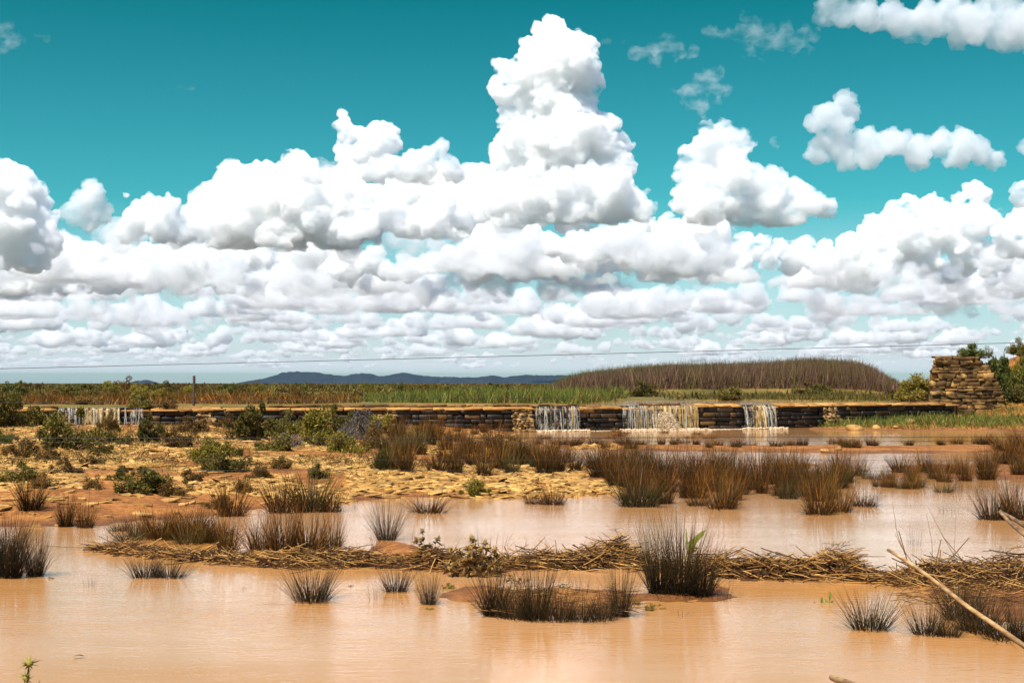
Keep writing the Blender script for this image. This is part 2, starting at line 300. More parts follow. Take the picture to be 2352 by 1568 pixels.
# far mountains: a real range 9 km off
def mountain(name,pts,D,seed,deep):
    px=np.arange(pts[0][0],pts[-1][0]+.1,1.2); top=np.interp(px,[p[0] for p in pts],[p[1] for p in pts])
    hh=(882.5-top)/F*D+ (fbm(px*.12,px*0,4,seed)-.5)*9; hh=np.maximum(hh,-6)
    rows=[]; K=26
    for k in range(K):
        t=k/(K-1)*2-1; yy=D+t*deep; pr=(1-abs(t)**1.3); nn=fbm(px*.09+3*t,px*0+t*4+9,5,seed+5)
        rows.append(np.stack([(px-1176)/F*D*(1+.0*t)+0*px,np.full_like(px,yy),2.0-14*(1-pr)+hh*pr*(.55+.9*nn*(1-pr)+.45*pr)],-1))
    V=np.stack(rows); idx=np.arange(V.shape[0]*V.shape[1]).reshape(V.shape[:2]); me=mesh_np(name,V,grid_q(idx),False)
    m,n,b=newmat('mountain_rock'); x=noise(n,.012,6,'World',(1,1,3)); r=ramp(n,[(.3,(.016,.022,.028)),(.7,(.034,.038,.04))],x.outputs[0]); n.links.new(r.outputs[0],b.inputs['Base Color']); b.inputs['Roughness'].default_value=1; b.inputs['Specular IOR Level'].default_value=0
    me.materials.append(m); tag(link(name,me),kind='structure')
mountain('mountains',[(545,884),(560,881),(580,876),(600,872),(610,871),(625,866),(640,862),(650,858),(665,856),(690,855),(712,857),(725,856),(745,860),(770,863),(790,866),(812,861),(830,859),(850,860),(870,865),(895,863),(912,860),(925,856),(940,860),(960,863),(990,866),(1050,868),(1100,868),(1130,864),(1160,868),(1185,864),(1210,862),(1240,864),(1290,863),(1330,866),(1420,868),(1500,874),(1600,884)],9000,3,700)
mountain('hills',[(298,884),(312,878),(325,875),(340,875),(352,879),(362,884)],8600,13,300)
# ---------------------------------------------------------------- stone weir
def _stone():
    bm=bmesh.new(); bmesh.ops.create_cube(bm,size=1.0); bmesh.ops.bevel(bm,geom=bm.edges[:],offset=.055,segments=1,affect='EDGES')
    bmesh.ops.triangulate(bm,faces=[f for f in bm.faces if len(f.verts)==3])
    v=np.array([x.co[:] for x in bm.verts]); q=[[p.index for p in f.verts] for f in bm.faces]; q=[a if len(a)==4 else a+[a[2]] for a in q]
    bm.free(); return v,q
SV,SQ=_stone(); SQ4=[q for q in SQ if len(set(q))==4]; SQ3=[q[:3] for q in SQ if len(set(q))==3]
class TB:                    # stones as triangles
    def __init__(s): s.V=[];s.T=[];s.n=0
    def stone(s,c,ax,ay,az,size,rng,rough=.06,bev=True):
        v=SV*np.asarray(size)*1.0+rng.normal(0,1,SV.shape)*np.asarray(size)*rough*.35
        # skew corners so that no stone is a perfect box
        for k in range(3):
            v[:,k]+= (SV[:,(k+1)%3]*rng.normal(0,rough)+SV[:,(k+2)%3]*rng.normal(0,rough))*np.asarray(size)[k]
        P=np.asarray(c)+v[:,:1]*ax+v[:,1:2]*ay+v[:,2:]*az
        t=[]; 
        for q in SQ4: t+= [[q[0],q[1],q[2]],[q[0],q[2],q[3]]]
        t+=SQ3; s.V.append(P); s.T.append(np.array(t)+s.n); s.n+=len(P)
    def build(s,name,m,parent=None):
        me=mesh_np(name,np.concatenate(s.V),np.concatenate(s.T)); me.materials.append(m); return link(name,me,parent)
rng=np.random.default_rng(5)
weir=bpy.data.objects.new('stone_weir',None); sc.collection.objects.link(weir); weir.location=(*wall_xy(1176),0); ORI=np.array(weir.location)
tag(weir,'long low dark stone weir with a sunlit flagstone crest crossing the whole pool','weir')
pp=np.linspace(-420,2196,900); wx,wy=wall_xy(pp); arc=np.concatenate([[0],np.cumsum(np.hypot(np.diff(wx),np.diff(wy)))])
def wpt(s):
    x=np.interp(s,arc,wx); y=np.interp(s,arc,wy); e=.3; t=np.array([np.interp(s+e,arc,wx)-np.interp(s-e,arc,wx),np.interp(s+e,arc,wy)-np.interp(s-e,arc,wy),0]); t/=np.linalg.norm(t)+1e-9
    return np.array([x,y,0])-ORI,t,np.array([-t[1],t[0],0])     # point, tangent, inward normal (away from camera)
def s_of(px): return np.interp(px,pp,arc)
def s_px(s): return np.interp(s,arc,pp)
L=arc[-1]; ZU=np.array([0,0,1.])
tb=TB()
rows=[(-.25,.22),(-.03,.2),(.17,.24),(.41,.19),(.60,.23),(.83,.245)]
for z0,h in rows:
    s=rng.uniform(-.3,0)
    while s<L:
        wd=rng.uniform(.28,.95) if z0<.8 else rng.uniform(.5,1.25)
        if rng.random()<.12: wd=rng.uniform(.15,.3)
        c,t,nn=wpt(min(s+wd/2,L)); 
        if s+wd<L+.1: tb.stone(c+nn*(.18-.10*rng.random()-.05*(1-z0))+ZU*(z0+h/2+rng.normal(0,.006)),t,nn,ZU,(wd-.03,.3,h-.025),rng,.05)
        s+=wd
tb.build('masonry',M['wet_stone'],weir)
mb=MB(); V=[];
for s in np.linspace(0,L,400):
    c,t,nn=wpt(s)
    for o_,z in ((.06,-.7),(.06,1.05),(.95,1.12),(1.0,-.7)): V.append(c+nn*o_+ZU*z)
idx=np.arange(1600).reshape(400,4); Qc=[]
for a,b_ in ((0,1),(1,2),(2,3)): Qc.append(np.stack([idx[:-1,a],idx[1:,a],idx[1:,b_],idx[:-1,b_]],-1))
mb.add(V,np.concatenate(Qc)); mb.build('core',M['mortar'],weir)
# crest: flagstones leaning towards the camera, a raised back row along part of the wall
tb=TB(); tb2=TB()
def spill(px): return any(a-2<px<b_+2 for a,b_ in SPILL)
for row,(o0,dep) in enumerate(((-.07,.55),(.46,.5))):
    s=rng.uniform(-.4,0)
    while s<L:
        wd=rng.uniform(.45,1.3); c,t,nn=wpt(min(s+wd/2,L)); px=s_px(s+wd/2)
        low=spill(px); lift=0.0
        if 1602<=px<=1703 or 1778<=px: lift=.07
        if px<128: lift=.02
        z=1.09+row*.055-(.03 if low else 0)+rng.normal(0,.008)+lift
        ax=t+ZU*rng.normal(0,.008); ay=nn+ZU*.10
        if s+wd<L+.2: tb.stone(c+nn*(o0+dep/2+rng.normal(0,.03))+ZU*z,ax,ay,ZU,(wd-.015,dep,.065+.04*rng.random()),rng,.07)
        if row==0 and lift>.05 and rng.random()<.9:
            tb.stone(c+nn*(o0+dep/2+.12)+ZU*(z-.07),ax,ay,ZU,(wd+.1,dep,.07),rng,.07)
        s+=wd
for a,b_ in ((618,1332),(1488,1556),(2058,2192),(62,126)):
    s=s_of(a); tb2=TB()
    while s<s_of(b_):
        wd=rng.uniform(.35,1.1); c,t,nn=wpt(s+wd/2)
        tb2.stone(c+nn*(.78+rng.normal(0,.03))+ZU*(1.235+rng.normal(0,.008)),t+ZU*rng.normal(0,.01),nn,ZU,(wd-.005,.42,.12+rng.normal(0,.015)),rng,.07)
        s+=wd
    tb2.build('back_row',M['dry_stone'],weir)
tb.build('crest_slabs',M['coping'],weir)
# sloping rubble buttresses
for px,wd,out in ((470,.62,.75),(888,.7,.7),(1195,.82,.8),(1903,.75,.9),(150,.5,.4)):
    tb=TB(); c,t,nn=wpt(s_of(px))
    for z in np.arange(-.15,1.06,.105):
        k=np.clip((1.06-z)/1.2,0,1)
        w2=wd*(1+.12*k)
        for u in np.arange(-w2/2,w2/2,.16):
            for dd in np.arange(0,out*k+.06,.17):
                if dd<out*k-.3: continue
                tb.stone(c+t*(u+.08+rng.normal(0,.02))-nn*(dd-.05+rng.normal(0,.02))+ZU*(z+rng.normal(0,.015)),t,nn,ZU,(rng.uniform(.13,.24),rng.uniform(.16,.26),rng.uniform(.07,.12)),rng,.16)
    tb.build('buttress',M['rubble'],weir)
# ---------------------------------------------------------------- stone abutment
ab=bpy.data.objects.new('stone_abutment',None); sc.collection.objects.link(ab); D0=78.9; ab.location=(*atd(2220,955,D0)[:2],0); ORA=np.array(ab.location)
tag(ab,'tall stepped pier of rough brown stones standing at the right end of the weir','stone pier')
tb=TB(); e0=[(2137,965),(2137,868),(2146,850),(2149,826),(2153,818)]; 
ytop=820; z=.1; ztop=2.3+(880-ytop)/F*D0
LE=lambda y: np.interp(y,[815,824,826,838,845,868,900,965],[2152,2150,2146,2143,2138,2136,2134,2134])
RE=lambda y: np.interp(y,[815,832,834,846,850,862,866,884,888,905,910,930,935,965],[2244,2250,2262,2265,2272,2276,2285,2290,2296,2300,2306,2310,2314,2316])
T=np.array([1,0,0.]); N=np.array([0,1.,0])
core=MB()
while z<ztop-.03:
    h=rng.choice([.13,.17,.22,.29]); h=min(h,ztop-z+.02); y=880-(z+h/2-2.3)*F/D0; xl=(LE(y)+4-1176)/F*D0; xr=(RE(y)-1176)/F*D0
    s=xl+rng.uniform(-.05,.05)
    while s<xr-.05:
        wd=min(rng.uniform(.22,.75),xr-s+.05)
        if wd>.1: tb.stone(np.array([s+wd/2,D0+.2-.07*rng.random(),z+h/2])-ORA,T+ZU*rng.normal(0,.03),N,ZU,(wd-.005,.42,h+.004),rng,.10)
        s+=wd
    for side in (xl+.16,xr-.16):
        s=.42
        while s<1.5*(1-.12*(z/ztop)):
            wd=rng.uniform(.25,.7); tb.stone(np.array([side+.32*(s+wd/2)+rng.normal(0,.02),D0+s+wd/2,z+h/2])-ORA,T,N,ZU,(.4,wd-.005,h+.004),rng,.10); s+=wd
    V=[np.array([a_,b2,c_])-ORA for c_ in (z-.02,z+h-.04) for a_,b2 in ((xl+.12,D0+.12),(xr-.12,D0+.12),(xr+.3,D0+1.4),(xl+.55,D0+1.4))]
    core.add(V,[[0,1,5,4],[1,2,6,5],[2,3,7,6],[3,0,4,7],[4,5,6,7]]); z+=h
for i in range(26):
    tb.stone(np.array([rng.uniform(23.9,25.6),D0+rng.uniform(.3,1.4),ztop+.02])-ORA,T,N+ZU*rng.normal(0,.05),ZU,(rng.uniform(.3,.7),rng.uniform(.3,.6),rng.uniform(.06,.13)),rng,.1)
tb.build('stonework',M['dry_stone'],ab); core.build('core',M['mortar'],ab)
# ---------------------------------------------------------------- falling water
def fall_mat(name,stops,tr):
    m,n,b=newmat(name); g=n.nodes.new('ShaderNodeNewGeometry'); r=ramp(n,stops,g.outputs['Random Per Island']); x=noise(n,5,4,'World',(6,6,1))
    n.links.new(r.outputs[0],b.inputs['Base Color']); b.inputs['Roughness'].default_value=.25; b.inputs['IOR'].default_value=1.33
    t=n.nodes.new('ShaderNodeBsdfTransparent'); ms=n.nodes.new('ShaderNodeMixShader'); rr=ramp(n,[(.35,(tr*.2,)*3),(.65,(tr,)*3)],x.outputs[0]); n.links.new(rr.outputs[0],ms.inputs[0])
    n.links.new(t.outputs[0],ms.inputs[1]); n.links.new(b.outputs[0],ms.inputs[2]); n.links.new(ms.outputs[0],n.nodes['Material Output'].inputs[0]); return m
M['fall_clear']=fall_mat('falling_water',[(0,(.08,.07,.055)),(.5,(.30,.28,.23)),(1,(.75,.72,.66))],.8)
M['fall_mud']=fall_mat('muddy_falling_water',[(0,(.34,.19,.05)),(.6,(.5,.33,.12)),(1,(.75,.62,.38))],.95)
def sheet_mat(name,stops,lo,hi):
    m,n,b=newmat(name); x=noise(n,1,5,'World',(11,11,.9)); r=ramp(n,stops,x.outputs[0]); n.links.new(r.outputs[0],b.inputs['Base Color']); b.inputs['Roughness'].default_value=.3
    y=noise(n,1,5,'World',(7,7,1.6)); rr=ramp(n,[(lo,(.04,)*3),(hi,(.92,)*3)],y.outputs[0]); n.links.new(rr.outputs[0],b.inputs['Alpha']); bump(n,b,x.outputs[0],.8,.03); return m
M['sheet_clear']=sheet_mat('clear_sheet',[(.35,(.16,.13,.09)),(.6,(.62,.56,.46))],.50,.68)
M['sheet_mud']=sheet_mat('muddy_sheet',[(.35,(.42,.24,.07)),(.55,(.62,.42,.16)),(.7,(.85,.72,.46))],.40,.60)
M['foam'],n,b=newmat('foam'); x=noise(n,12,5,'World'); r=ramp(n,[(.35,(.36,.21,.09)),(.65,(.74,.60,.40))],x.outputs[0]); n.links.new(r.outputs[0],b.inputs['Base Color']); b.inputs['Roughness'].default_value=.5
def waterfall(px0,px1,label,segs,foam=True,top=1.19,bottom=0.0,out=.22):
    root=bpy.data.objects.new('waterfall',None); sc.collection.objects.link(root); c0,t,nn=wpt(s_of((px0+px1)/2)); o0=c0+ORI; root.location=(o0[0],o0[1],0)
    tag(root,label,'waterfall','falls over the weir')
    W_=s_of(px1)-s_of(px0)
    for kind,a,b_,den,wdt in segs:      # material, from, to (0..1), streaks per metre, width
        nS=max(2,int((b_-a)*W_*den*.55)); P=[];R=[]
        for i in range(nS):
            s=s_of(px0)+W_*(a+(b_-a)*rng.random()); c,t,nn=wpt(s); c=c+ORI-o0
            ln=rng.uniform(.35,1) if rng.random()<.4 else 1; st=0 if rng.random()<.8 else rng.uniform(0,.5); sp_=rng.uniform(.5,1.2)*out; k=np.linspace(0,1,9); kk=st+(1-st)*k*ln
            zz=top-(top-bottom)*kk; P.append(c[None]-nn[None]*(.05+sp_*np.sqrt(kk))[:,None]+ZU[None]*zz[:,None]+t[None]*(rng.normal(0,.05)*kk**1.5+rng.normal(0,.006,9))[:,None]); R.append(wdt*rng.uniform(.5,1.4)*(1+.3*rng.normal(0,.5,9)).clip(.4,2)*np.sin(np.clip(k*.98+.02,0,1)*math.pi)**.25)
        V,Qd=tubes(P,np.array(R),5); mb=MB(); mb.add(V,Qd); mb.build('water_streaks' if kind=='fall_clear' else 'muddy_streaks',M[kind],root,True)
    # joined sheet of water behind the separate streaks
    spans=sorted((a,b_,k_) for k_,a,b_,_,_ in segs if b_-a>.17)
    for a,b_,k_ in spans:
        U=np.linspace(s_of(px0)+W_*a,s_of(px0)+W_*b_,max(6,int((b_-a)*W_*14))); Kz=np.linspace(0,1,12); V=[]
        for u in U:
            c,t,nn=wpt(u); c=c+ORI-o0; wv=.035*math.sin(u*9)+.03*math.sin(u*23+1)
            for kk in Kz: V.append(c-nn*(.04+(out*.85+wv)*math.sqrt(kk))+ZU*(top-(top-bottom)*kk))
        idx=np.arange(len(U)*12).reshape(len(U),12); mb=MB(); mb.add(V,grid_q(idx)); mb.build('water_sheet',M['sheet_mud' if k_=='fall_mud' else 'sheet_clear'],root,True)
    # glints/droplets
    v,f=ICO[1]; nD=int(W_*(50 if foam else 25)); V=[];
    for i in range(nD):
        c,t,nn=wpt(s_of(px0)+W_*rng.random()); c=c+ORI-o0; zz=rng.uniform(bottom,top); V.append(c-nn*(.1+out*rng.uniform(.3,1.3))+ZU*zz+v*rng.uniform(.006,.018)*np.array([1,1,1.6]))
    me=mesh_np('drops',np.concatenate(V),(f[None]+(np.arange(nD)*len(v))[:,None,None]).reshape(-1,3),True); me.materials.append(M['foam']); tag(link('drops',me,root),kind='stuff')
    if foam:
        V=[]; nF=int(W_*60)
        for i in range(nF):
            c,t,nn=wpt(s_of(px0-8)+(W_+.5)*rng.random()); c=c+ORI-o0; r_=rng.uniform(.02,.07); V.append(c-nn*(out+abs(rng.normal(0,.28)))+ZU*(rng.uniform(0,.05))+v*r_*np.array([1.6,1.2,.8]))
        me=mesh_np('foam',np.concatenate(V),(f[None]+(np.arange(nF)*len(v))[:,None,None]).reshape(-1,3),True); me.materials.append(M['foam']); tag(link('foam',me,root),kind='stuff')
    return root,o0
waterfall(135,276,'wide white and yellow waterfall at the far left of the weir behind scrub',[('fall_clear',0,1,16,.03),('fall_mud',.4,.8,12,.035),('fall_mud',.78,1,22,.05)],foam=False,bottom=.25)
waterfall(288,330,'thin trickle just right of the far left waterfall',[('fall_clear',0,.12,18,.02),('fall_clear',.2,1,5,.02)],foam=False,bottom=.2)
waterfall(1226,1329,'thin clear waterfall over dark stones left of the broad central fall',[('fall_clear',.2,.5,15,.025),('fall_clear',.0,.3,4,.015),('fall_clear',.5,.75,5,.02),('fall_clear',.72,1,22,.03),('fall_mud',.8,.86,14,.03)])
wf,o0=waterfall(1426,1600,'broadest waterfall with yellow streaks and a splashing white foam cone in its middle',[('fall_clear',0,.5,26,.03),('fall_mud',.15,.45,9,.03),('fall_mud',.42,.6,8,.03),('fall_mud',.55,1,26,.038),('fall_clear',.6,1,9,.025)])
v,f=ICO[1]; V=[]; nC=1500
for i in range(nC):
    zz=rng.uniform(0,.85)**1.0; c,t,nn=wpt(s_of(1522)); c=c+ORI-o0; ww=(.62-.25*zz)*math.sqrt(max(0,1-(zz/.95)**3)); a=rng.uniform(-1,1)*ww
    V.append(c+t*a-nn*(.25+(.85-zz)*.75*math.sqrt(max(0,1-(a/(ww+.01))**2))+rng.normal(0,.10))+ZU*(zz+rng.normal(0,.03))+t*rng.normal(0,.05)+v*rng.uniform(.008,.03)*np.array([1,1,1.3]))
me=mesh_np('splash_cone',np.concatenate(V),(f[None]+(np.arange(nC)*len(v))[:,None,None]).reshape(-1,3),True); me.materials.append(M['foam']); link('splash_cone',me,wf)
waterfall(1704,1777,'rightmost waterfall splitting round black wet stones below a notch',[('fall_clear',0,1,10,.028),('fall_mud',.25,.7,16,.035),('fall_clear',.6,1,10,.03),('fall_mud',.85,1,5,.02)],out=.4)
# foam strip along the foot of the wall
V=[]; nF=1000
for i in range(nF):
    px=rng.uniform(1345,1800); c,t,nn=wpt(s_of(px)); c=c+ORI; k=math.exp(-((px-1520)/130)**2)+.15; r_=rng.uniform(.02,.06)*k**.5
    V.append(c-nn*(.15+abs(rng.normal(0,.55*k)))+v*r_*np.array([1.6,1.6,.45]))
me=mesh_np('foam',np.concatenate(V),(f[None]+(np.arange(nF)*len(v))[:,None,None]).reshape(-1,3),True); me.materials.append(M['foam']); tag(link('foam',me),'cream foam floating along the foot of the weir','foam',kind='stuff')
# ---------------------------------------------------------------- plants
rng=np.random.default_rng(77)
def rush_mesh(name,mat,n,rad,h,lean,wid,seed,drop=.15,seg=4,bend=.5):
    r=np.random.default_rng(seed); mb=MB(); P,W=blades(r,n,rad,h,lean,wid,seg,bend=bend,hv=.55); mb.add(*ribbons(P,W,r))
    k=int(n*drop); P,W=blades(r,k,rad,h*.8,lean*2.6,wid,seg,bend=1.0); mb.add(*ribbons(P,W,r))
    V,Q=mb.data(); me=mesh_np(name,V,Q); me.materials.append(mat); return me
RUSH={}
for i in range(4):
    RUSH['front',i]=rush_mesh('rush_tuft',M['rush_dark'],300,.16,.60,.34,.0085,100+i,.3)
    RUSH['mid',i]=rush_mesh('rush_tuft',M['rush'],250,.24,.60,.36,.014,110+i,.45,bend=.6)
    RUSH['far',i]=rush_mesh('rush_tuft',M['rush'],210,.32,.58,.34,.022,120+i,.4,3,.5)
    RUSH['green',i]=rush_mesh('rush_tuft',M['rush_green'],250,.24,.60,.36,.014,130+i,.4,bend=.6)
    RUSH['thin',i]=rush_mesh('rush_tuft',M['rush_dark'],34,.30,.5,.22,.0075,140+i,.1)
RUSH['spray',0]=rush_mesh('rush_tuft',M['rush_dark'],300,.16,.72,.5,.008,150,.2,6,.45)
def rush(px,py,wpx,hpx,kind,label,group,cat='rush tuft',mound=None):
    d=atz(px,py,.02)[1]; p=atd(px,py,d); z=float(gz(p[0],d)[0]); z=max(z,-.06)
    o=link('rush_tuft',RUSH[kind,int(rng.integers(0,4)) if kind!='spray' else 0]); o.location=(p[0],d,z-.02)
    h=hpx*d/F; w_=wpx*d/F; h0,w0={'front':(.42,.52),'mid':(.44,.74),'far':(.46,.85),'green':(.44,.74),'thin':(.38,.8),'spray':(.5,1.1)}[kind]
    o.scale=(w_/w0*1.12,max(w_/w0*.9,.35),h/h0*rng.uniform(.95,1.15)); o.rotation_euler=(0,0,rng.uniform(0,6.28)); return tag(o,label,cat,group)
G1='single rush tufts standing in the pool'
FR=[(715,1375,100,72,'front','wide fan of dark rushes alone in the brown water left of the mud island'),
 (863,1372,36,62,'thin','narrow sparse rush tuft between two wider tufts below the reed debris'),
 (910,1354,52,52,'front','short dark rush tuft directly below the debris line left of the thistle'),
 (985,1382,42,68,'front','slim upright rush tuft at the left tip of the mud island'),
 (1135,1408,70,85,'front','left end tuft of the rushes along the mud island edge'),
 (1180,1414,80,72,'front','tuft second from the left along the mud island edge'),
 (1232,1418,80,105,'front','tallest rush tuft in the row along the mud island edge'),
 (1285,1420,72,62,'front','low brown tuft in the middle of the mud island row'),
 (1335,1420,70,55,'front','shortest tuft of the row on the mud island edge'),
 (1385,1418,66,62,'front','tuft second from the right along the mud island edge'),
 (1424,1410,48,110,'front','tall dark tuft ending the mud island row on the right'),
 (1255,1375,60,60,'thin','sparse rushes on the mud behind the island row'),
 (1340,1372,70,52,'thin','sparse rushes on the bare sand of the island behind the row'),
 (1515,1362,84,118,'front','left half of the tall dark rush stand breaking the debris line'),
 (1567,1366,84,112,'front','middle of the tall dark rush stand breaking the debris line'),
 (1612,1368,64,86,'front','right edge of the tall dark rush stand with green shoots'),
 (1654,1374,64,44,'thin','low sparse rushes right of the tall rush stand'),
 (1560,1408,70,34,'thin','faint low rushes in open water below the tall stand'),
 (1995,1440,82,78,'front','round dense rush tuft alone in the water at the right foreground'),
 (2132,1452,70,68,'front','leaning rush tuft left of the long broken cane'),
 (2178,1456,50,50,'front','small tuft beside the leaning tuft near the broken cane'),
 (2205,1418,80,70,'front','tuft behind the broken cane at its middle'),
 (2250,1446,100,88,'front','wide rush tuft crossed by the long broken cane'),
 (2305,1462,90,72,'front','rush tuft below the lower end of the broken cane'),
 (2345,1466,60,86,'front','rush tuft cut by the right picture edge below the cane'),
 (1120,1252,104,40,'thin','thin green rushes rising from open water above the debris'),
 (888,1236,110,84,'spray','large spraying rush tuft on top of the sandy mound'),
 (945,1246,26,44,'thin','few thin rushes right of the sandy mound'),
 (870,1262,50,46,'thin','short rushes on the front of the sandy mound'),
 (22,1322,80,100,'front','tall dark rush tuft at the left picture edge below the puddle'),
 (80,1318,56,78,'front','rush tuft right of the one at the left picture edge'),
 (14,1286,80,70,'front','brown rush tuft behind the left picture edge tuft'),
 (335,1322,60,42,'front','left part of the short rushes under the debris end'),
 (388,1322,64,44,'front','right part of the short rushes under the debris end'),
 (215,1342,66,32,'thin','sparse stubble of rushes in open water near the debris end'),
 (985,1174,84,36,'mid','flat low rush tuft in water just off the rocky shore'),
 (1058,1166,22,10,'thin','tiny tuft in water beside the flat low tuft'),
 (1272,1156,60,38,'mid','rush tuft at the foot of the stacked shore slabs'),
 (1228,1154,52,26,'mid','small tuft left of the one at the slab shore'),
 (1330,1150,60,24,'thin','thin short tuft right of the slab shore tuft'),
 (2182,1172,66,30,'thin','pale sparse rushes in the right hand pool'),
 (2282,1190,70,56,'mid','rush tuft at the right edge of the upper right pool'),
 (2335,1190,76,84,'mid','high rush tuft cut by the right edge above the broken stalk'),
 (1882,1178,80,60,'mid','front left tuft of the marsh tip reaching into the pool'),
 (1930,1172,66,46,'mid','front right tuft of the marsh tip reaching into the pool'),
 (1985,1160,64,34,'mid','low tuft right of the marsh tip'),
 (1965,1090,60,42,'mid','dark tuft on the sand spit behind the marsh tip'),
 (1928,1086,56,56,'mid','taller tuft left of the sand spit tuft'),
 (1660,1165,84,60,'mid','front tuft of the marsh at its lowest middle point'),
 (1470,1160,96,66,'green','greenish front tuft where the marsh meets open water'),
 (70,1186,72,60,'mid','dark tuft on the stony bank near the left edge'),
 (152,1206,44,56,'mid','left of two neighbouring tufts at the puddle edge'),
 (196,1208,48,54,'mid','right of two neighbouring tufts at the puddle edge'),
 (318,1228,60,52,'mid','left tuft in the row between puddle and debris'),
 (368,1230,80,56,'mid','second tuft in the row between puddle and debris'),
 (425,1234,84,58,'mid','third tuft in the row between puddle and debris'),
 (478,1240,70,60,'mid','tuft left of the narrow water gap above the debris'),
 (522,1266,56,84,'mid','tall tuft standing on the left side of the narrow water gap'),
 (600,1258,84,72,'mid','tuft on the right side of the narrow water gap'),
 (650,1264,90,82,'mid','tall brown tuft left of centre above the debris'),
 (708,1264,96,86,'mid','fullest tuft of the group above the debris'),
 (762,1254,64,66,'mid','right end tuft of the group above the debris'),
 (530,1182,74,66,'mid','dark tuft where stony bank meets the shallow water'),
 (650,1174,84,66,'mid','tuft on wet sand behind the group above the debris'),
 (714,1172,92,72,'green','greenish wide tuft on wet sand behind the group'),
 (762,1172,56,48,'mid','small tuft right of the greenish wide tuft'),
 (806,1164,44,38,'thin','thin tuft at the shore left of the sandy mound'),
 (2100,1250,34,60,'thin','thin dry rushes left of the tall dead stalks')]
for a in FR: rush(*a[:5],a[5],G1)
ORD='first second third fourth fifth sixth seventh eighth ninth tenth eleventh twelfth'.split()
def zone(n,poly_,kind,h,wd,label,group,hv=.25,seed=1,pref=None):
    r=np.random.default_rng(seed); P=np.array(poly_,float); k=0; x0,y0=P.min(0); x1,y1=P.max(0); out=[]; tries=0
    while k<n and tries<20000:
        tries+=1; x=r.uniform(x0,x1); y=r.uniform(y0,y1)
        if sdist(P,np.array([x]),np.array([y]))[0]<0: continue
        if any(abs(x-a)<wd*.35 and abs(y-b_)<7 for a,b_ in out): continue
        out.append((x,y)); k+=1
    out.sort(key=lambda q:q[1]); rows=1 if n<=12 else (2 if n<=22 else 3); NM={1:('',),2:('back row of ','front row of '),3:('back row of ','middle row of ','front row of ')}[rows]
    lab={}
    for k in range(rows):
        blk=sorted(out[k*len(out)//rows:(k+1)*len(out)//rows])
        for j,c_ in enumerate(blk):
            m_=len(blk); w_=ORD[j] if j<=m_//2 else ORD[m_-1-j]; side='from left' if j<=m_//2 else 'from right'
            lab[c_]=('%s tuft %s, %s%s'%(w_,side,NM[k],label)).replace('first tuft from left','leftmost tuft').replace('first tuft from right','rightmost tuft')
    for (x,y) in out:
        kk=kind if r.random()>.18 else 'green'
        if kind=='far': kk='far'
        k2=(.62+.38*min(max((y-1015)/85,0),1)) if pref is None else 1; rush(x,y,wd*r.uniform(.7,1.25)*(.5+.5*k2),h*.76*k2*r.uniform(1-hv,1+hv*1.3),kk,lab[(x,y)],group)
zone(30,[(930,1018),(1120,1020),(1200,1040),(1290,1090),(1240,1118),(1040,1112),(940,1112)],'mid',66,50,'dense rush stand behind the shore slabs','dense marsh rushes left part',seed=2)
zone(16,[(1180,1020),(1330,1050),(1480,1070),(1440,1100),(1300,1100),(1200,1080)],'mid',56,46,'low rushes behind the right shore slabs','dense marsh rushes low part',seed=3)
zone(34,[(1330,1062),(1500,1078),(1690,1084),(1720,1130),(1700,1160),(1620,1164),(1440,1152),(1420,1120)],'mid',62,54,'widest rush stand at mid picture','dense marsh rushes middle part',seed=4)
zone(22,[(1690,1080),(1860,1086),(1960,1108),(1930,1140),(1870,1158),(1740,1146)],'mid',60,52,'rush stand ending the marsh at right','dense marsh rushes right part',seed=5)
zone(20,[(1205,1014),(1500,1014),(1790,1020),(1790,1034),(1400,1032),(1205,1026)],'far',28,34,'short rushes on the sandbar below the falls','rushes on the sandbar below the falls',seed=6)
zone(16,[(1790,1018),(2352,1014),(2380,1030),(1800,1034)],'far',32,34,'short rushes before the grassy bank','rushes on the sandbar right of the falls',seed=7)
zone(16,[(2060,1082),(2352,1076),(2400,1108),(2210,1112),(2060,1096)],'mid',50,46,'rushes on the low spit at right','rushes on the right hand spit',seed=8)
zone(9,[(1975,1098),(2110,1096),(2110,1122),(1985,1122)],'mid',38,42,'rushes on the small islet in the right pool','rushes on the right hand islet',seed=9)
zone(10,[(2290,1020),(2400,1020),(2400,1080),(2290,1070)],'mid',60,60,'dark rushes at the right picture edge','dark rushes at the right picture edge',seed=10)
zone(9,[(2140,1120),(2352,1120),(2400,1150),(2230,1150)],'thin',44,46,'sparse rushes in the upper right pool','sparse rushes in the upper right pool',seed=12)
zone(10,[(880,1020),(935,1020),(935,1110),(880,1105)],'mid',56,46,'narrow rushes where slabs meet the marsh','narrow rushes along the stony edge',seed=13)
zone(12,[(230,1215),(520,1215),(520,1250),(250,1240)],'mid',50,60,'brown rushes in the shallows above the debris end','brown rushes in the shallows at left',seed=14)
zone(9,[(1240,990),(1740,990),(1740,1006),(1240,1008)],'far',22,36,'tiny rushes in foamy water under the falls','very short rushes below the falls',seed=15)
zone(8,[(960,995),(1190,996),(1190,1014),(960,1014)],'far',30,34,'straw tufts along the foot of the wall','straw tufts along the foot of the wall',seed=16)
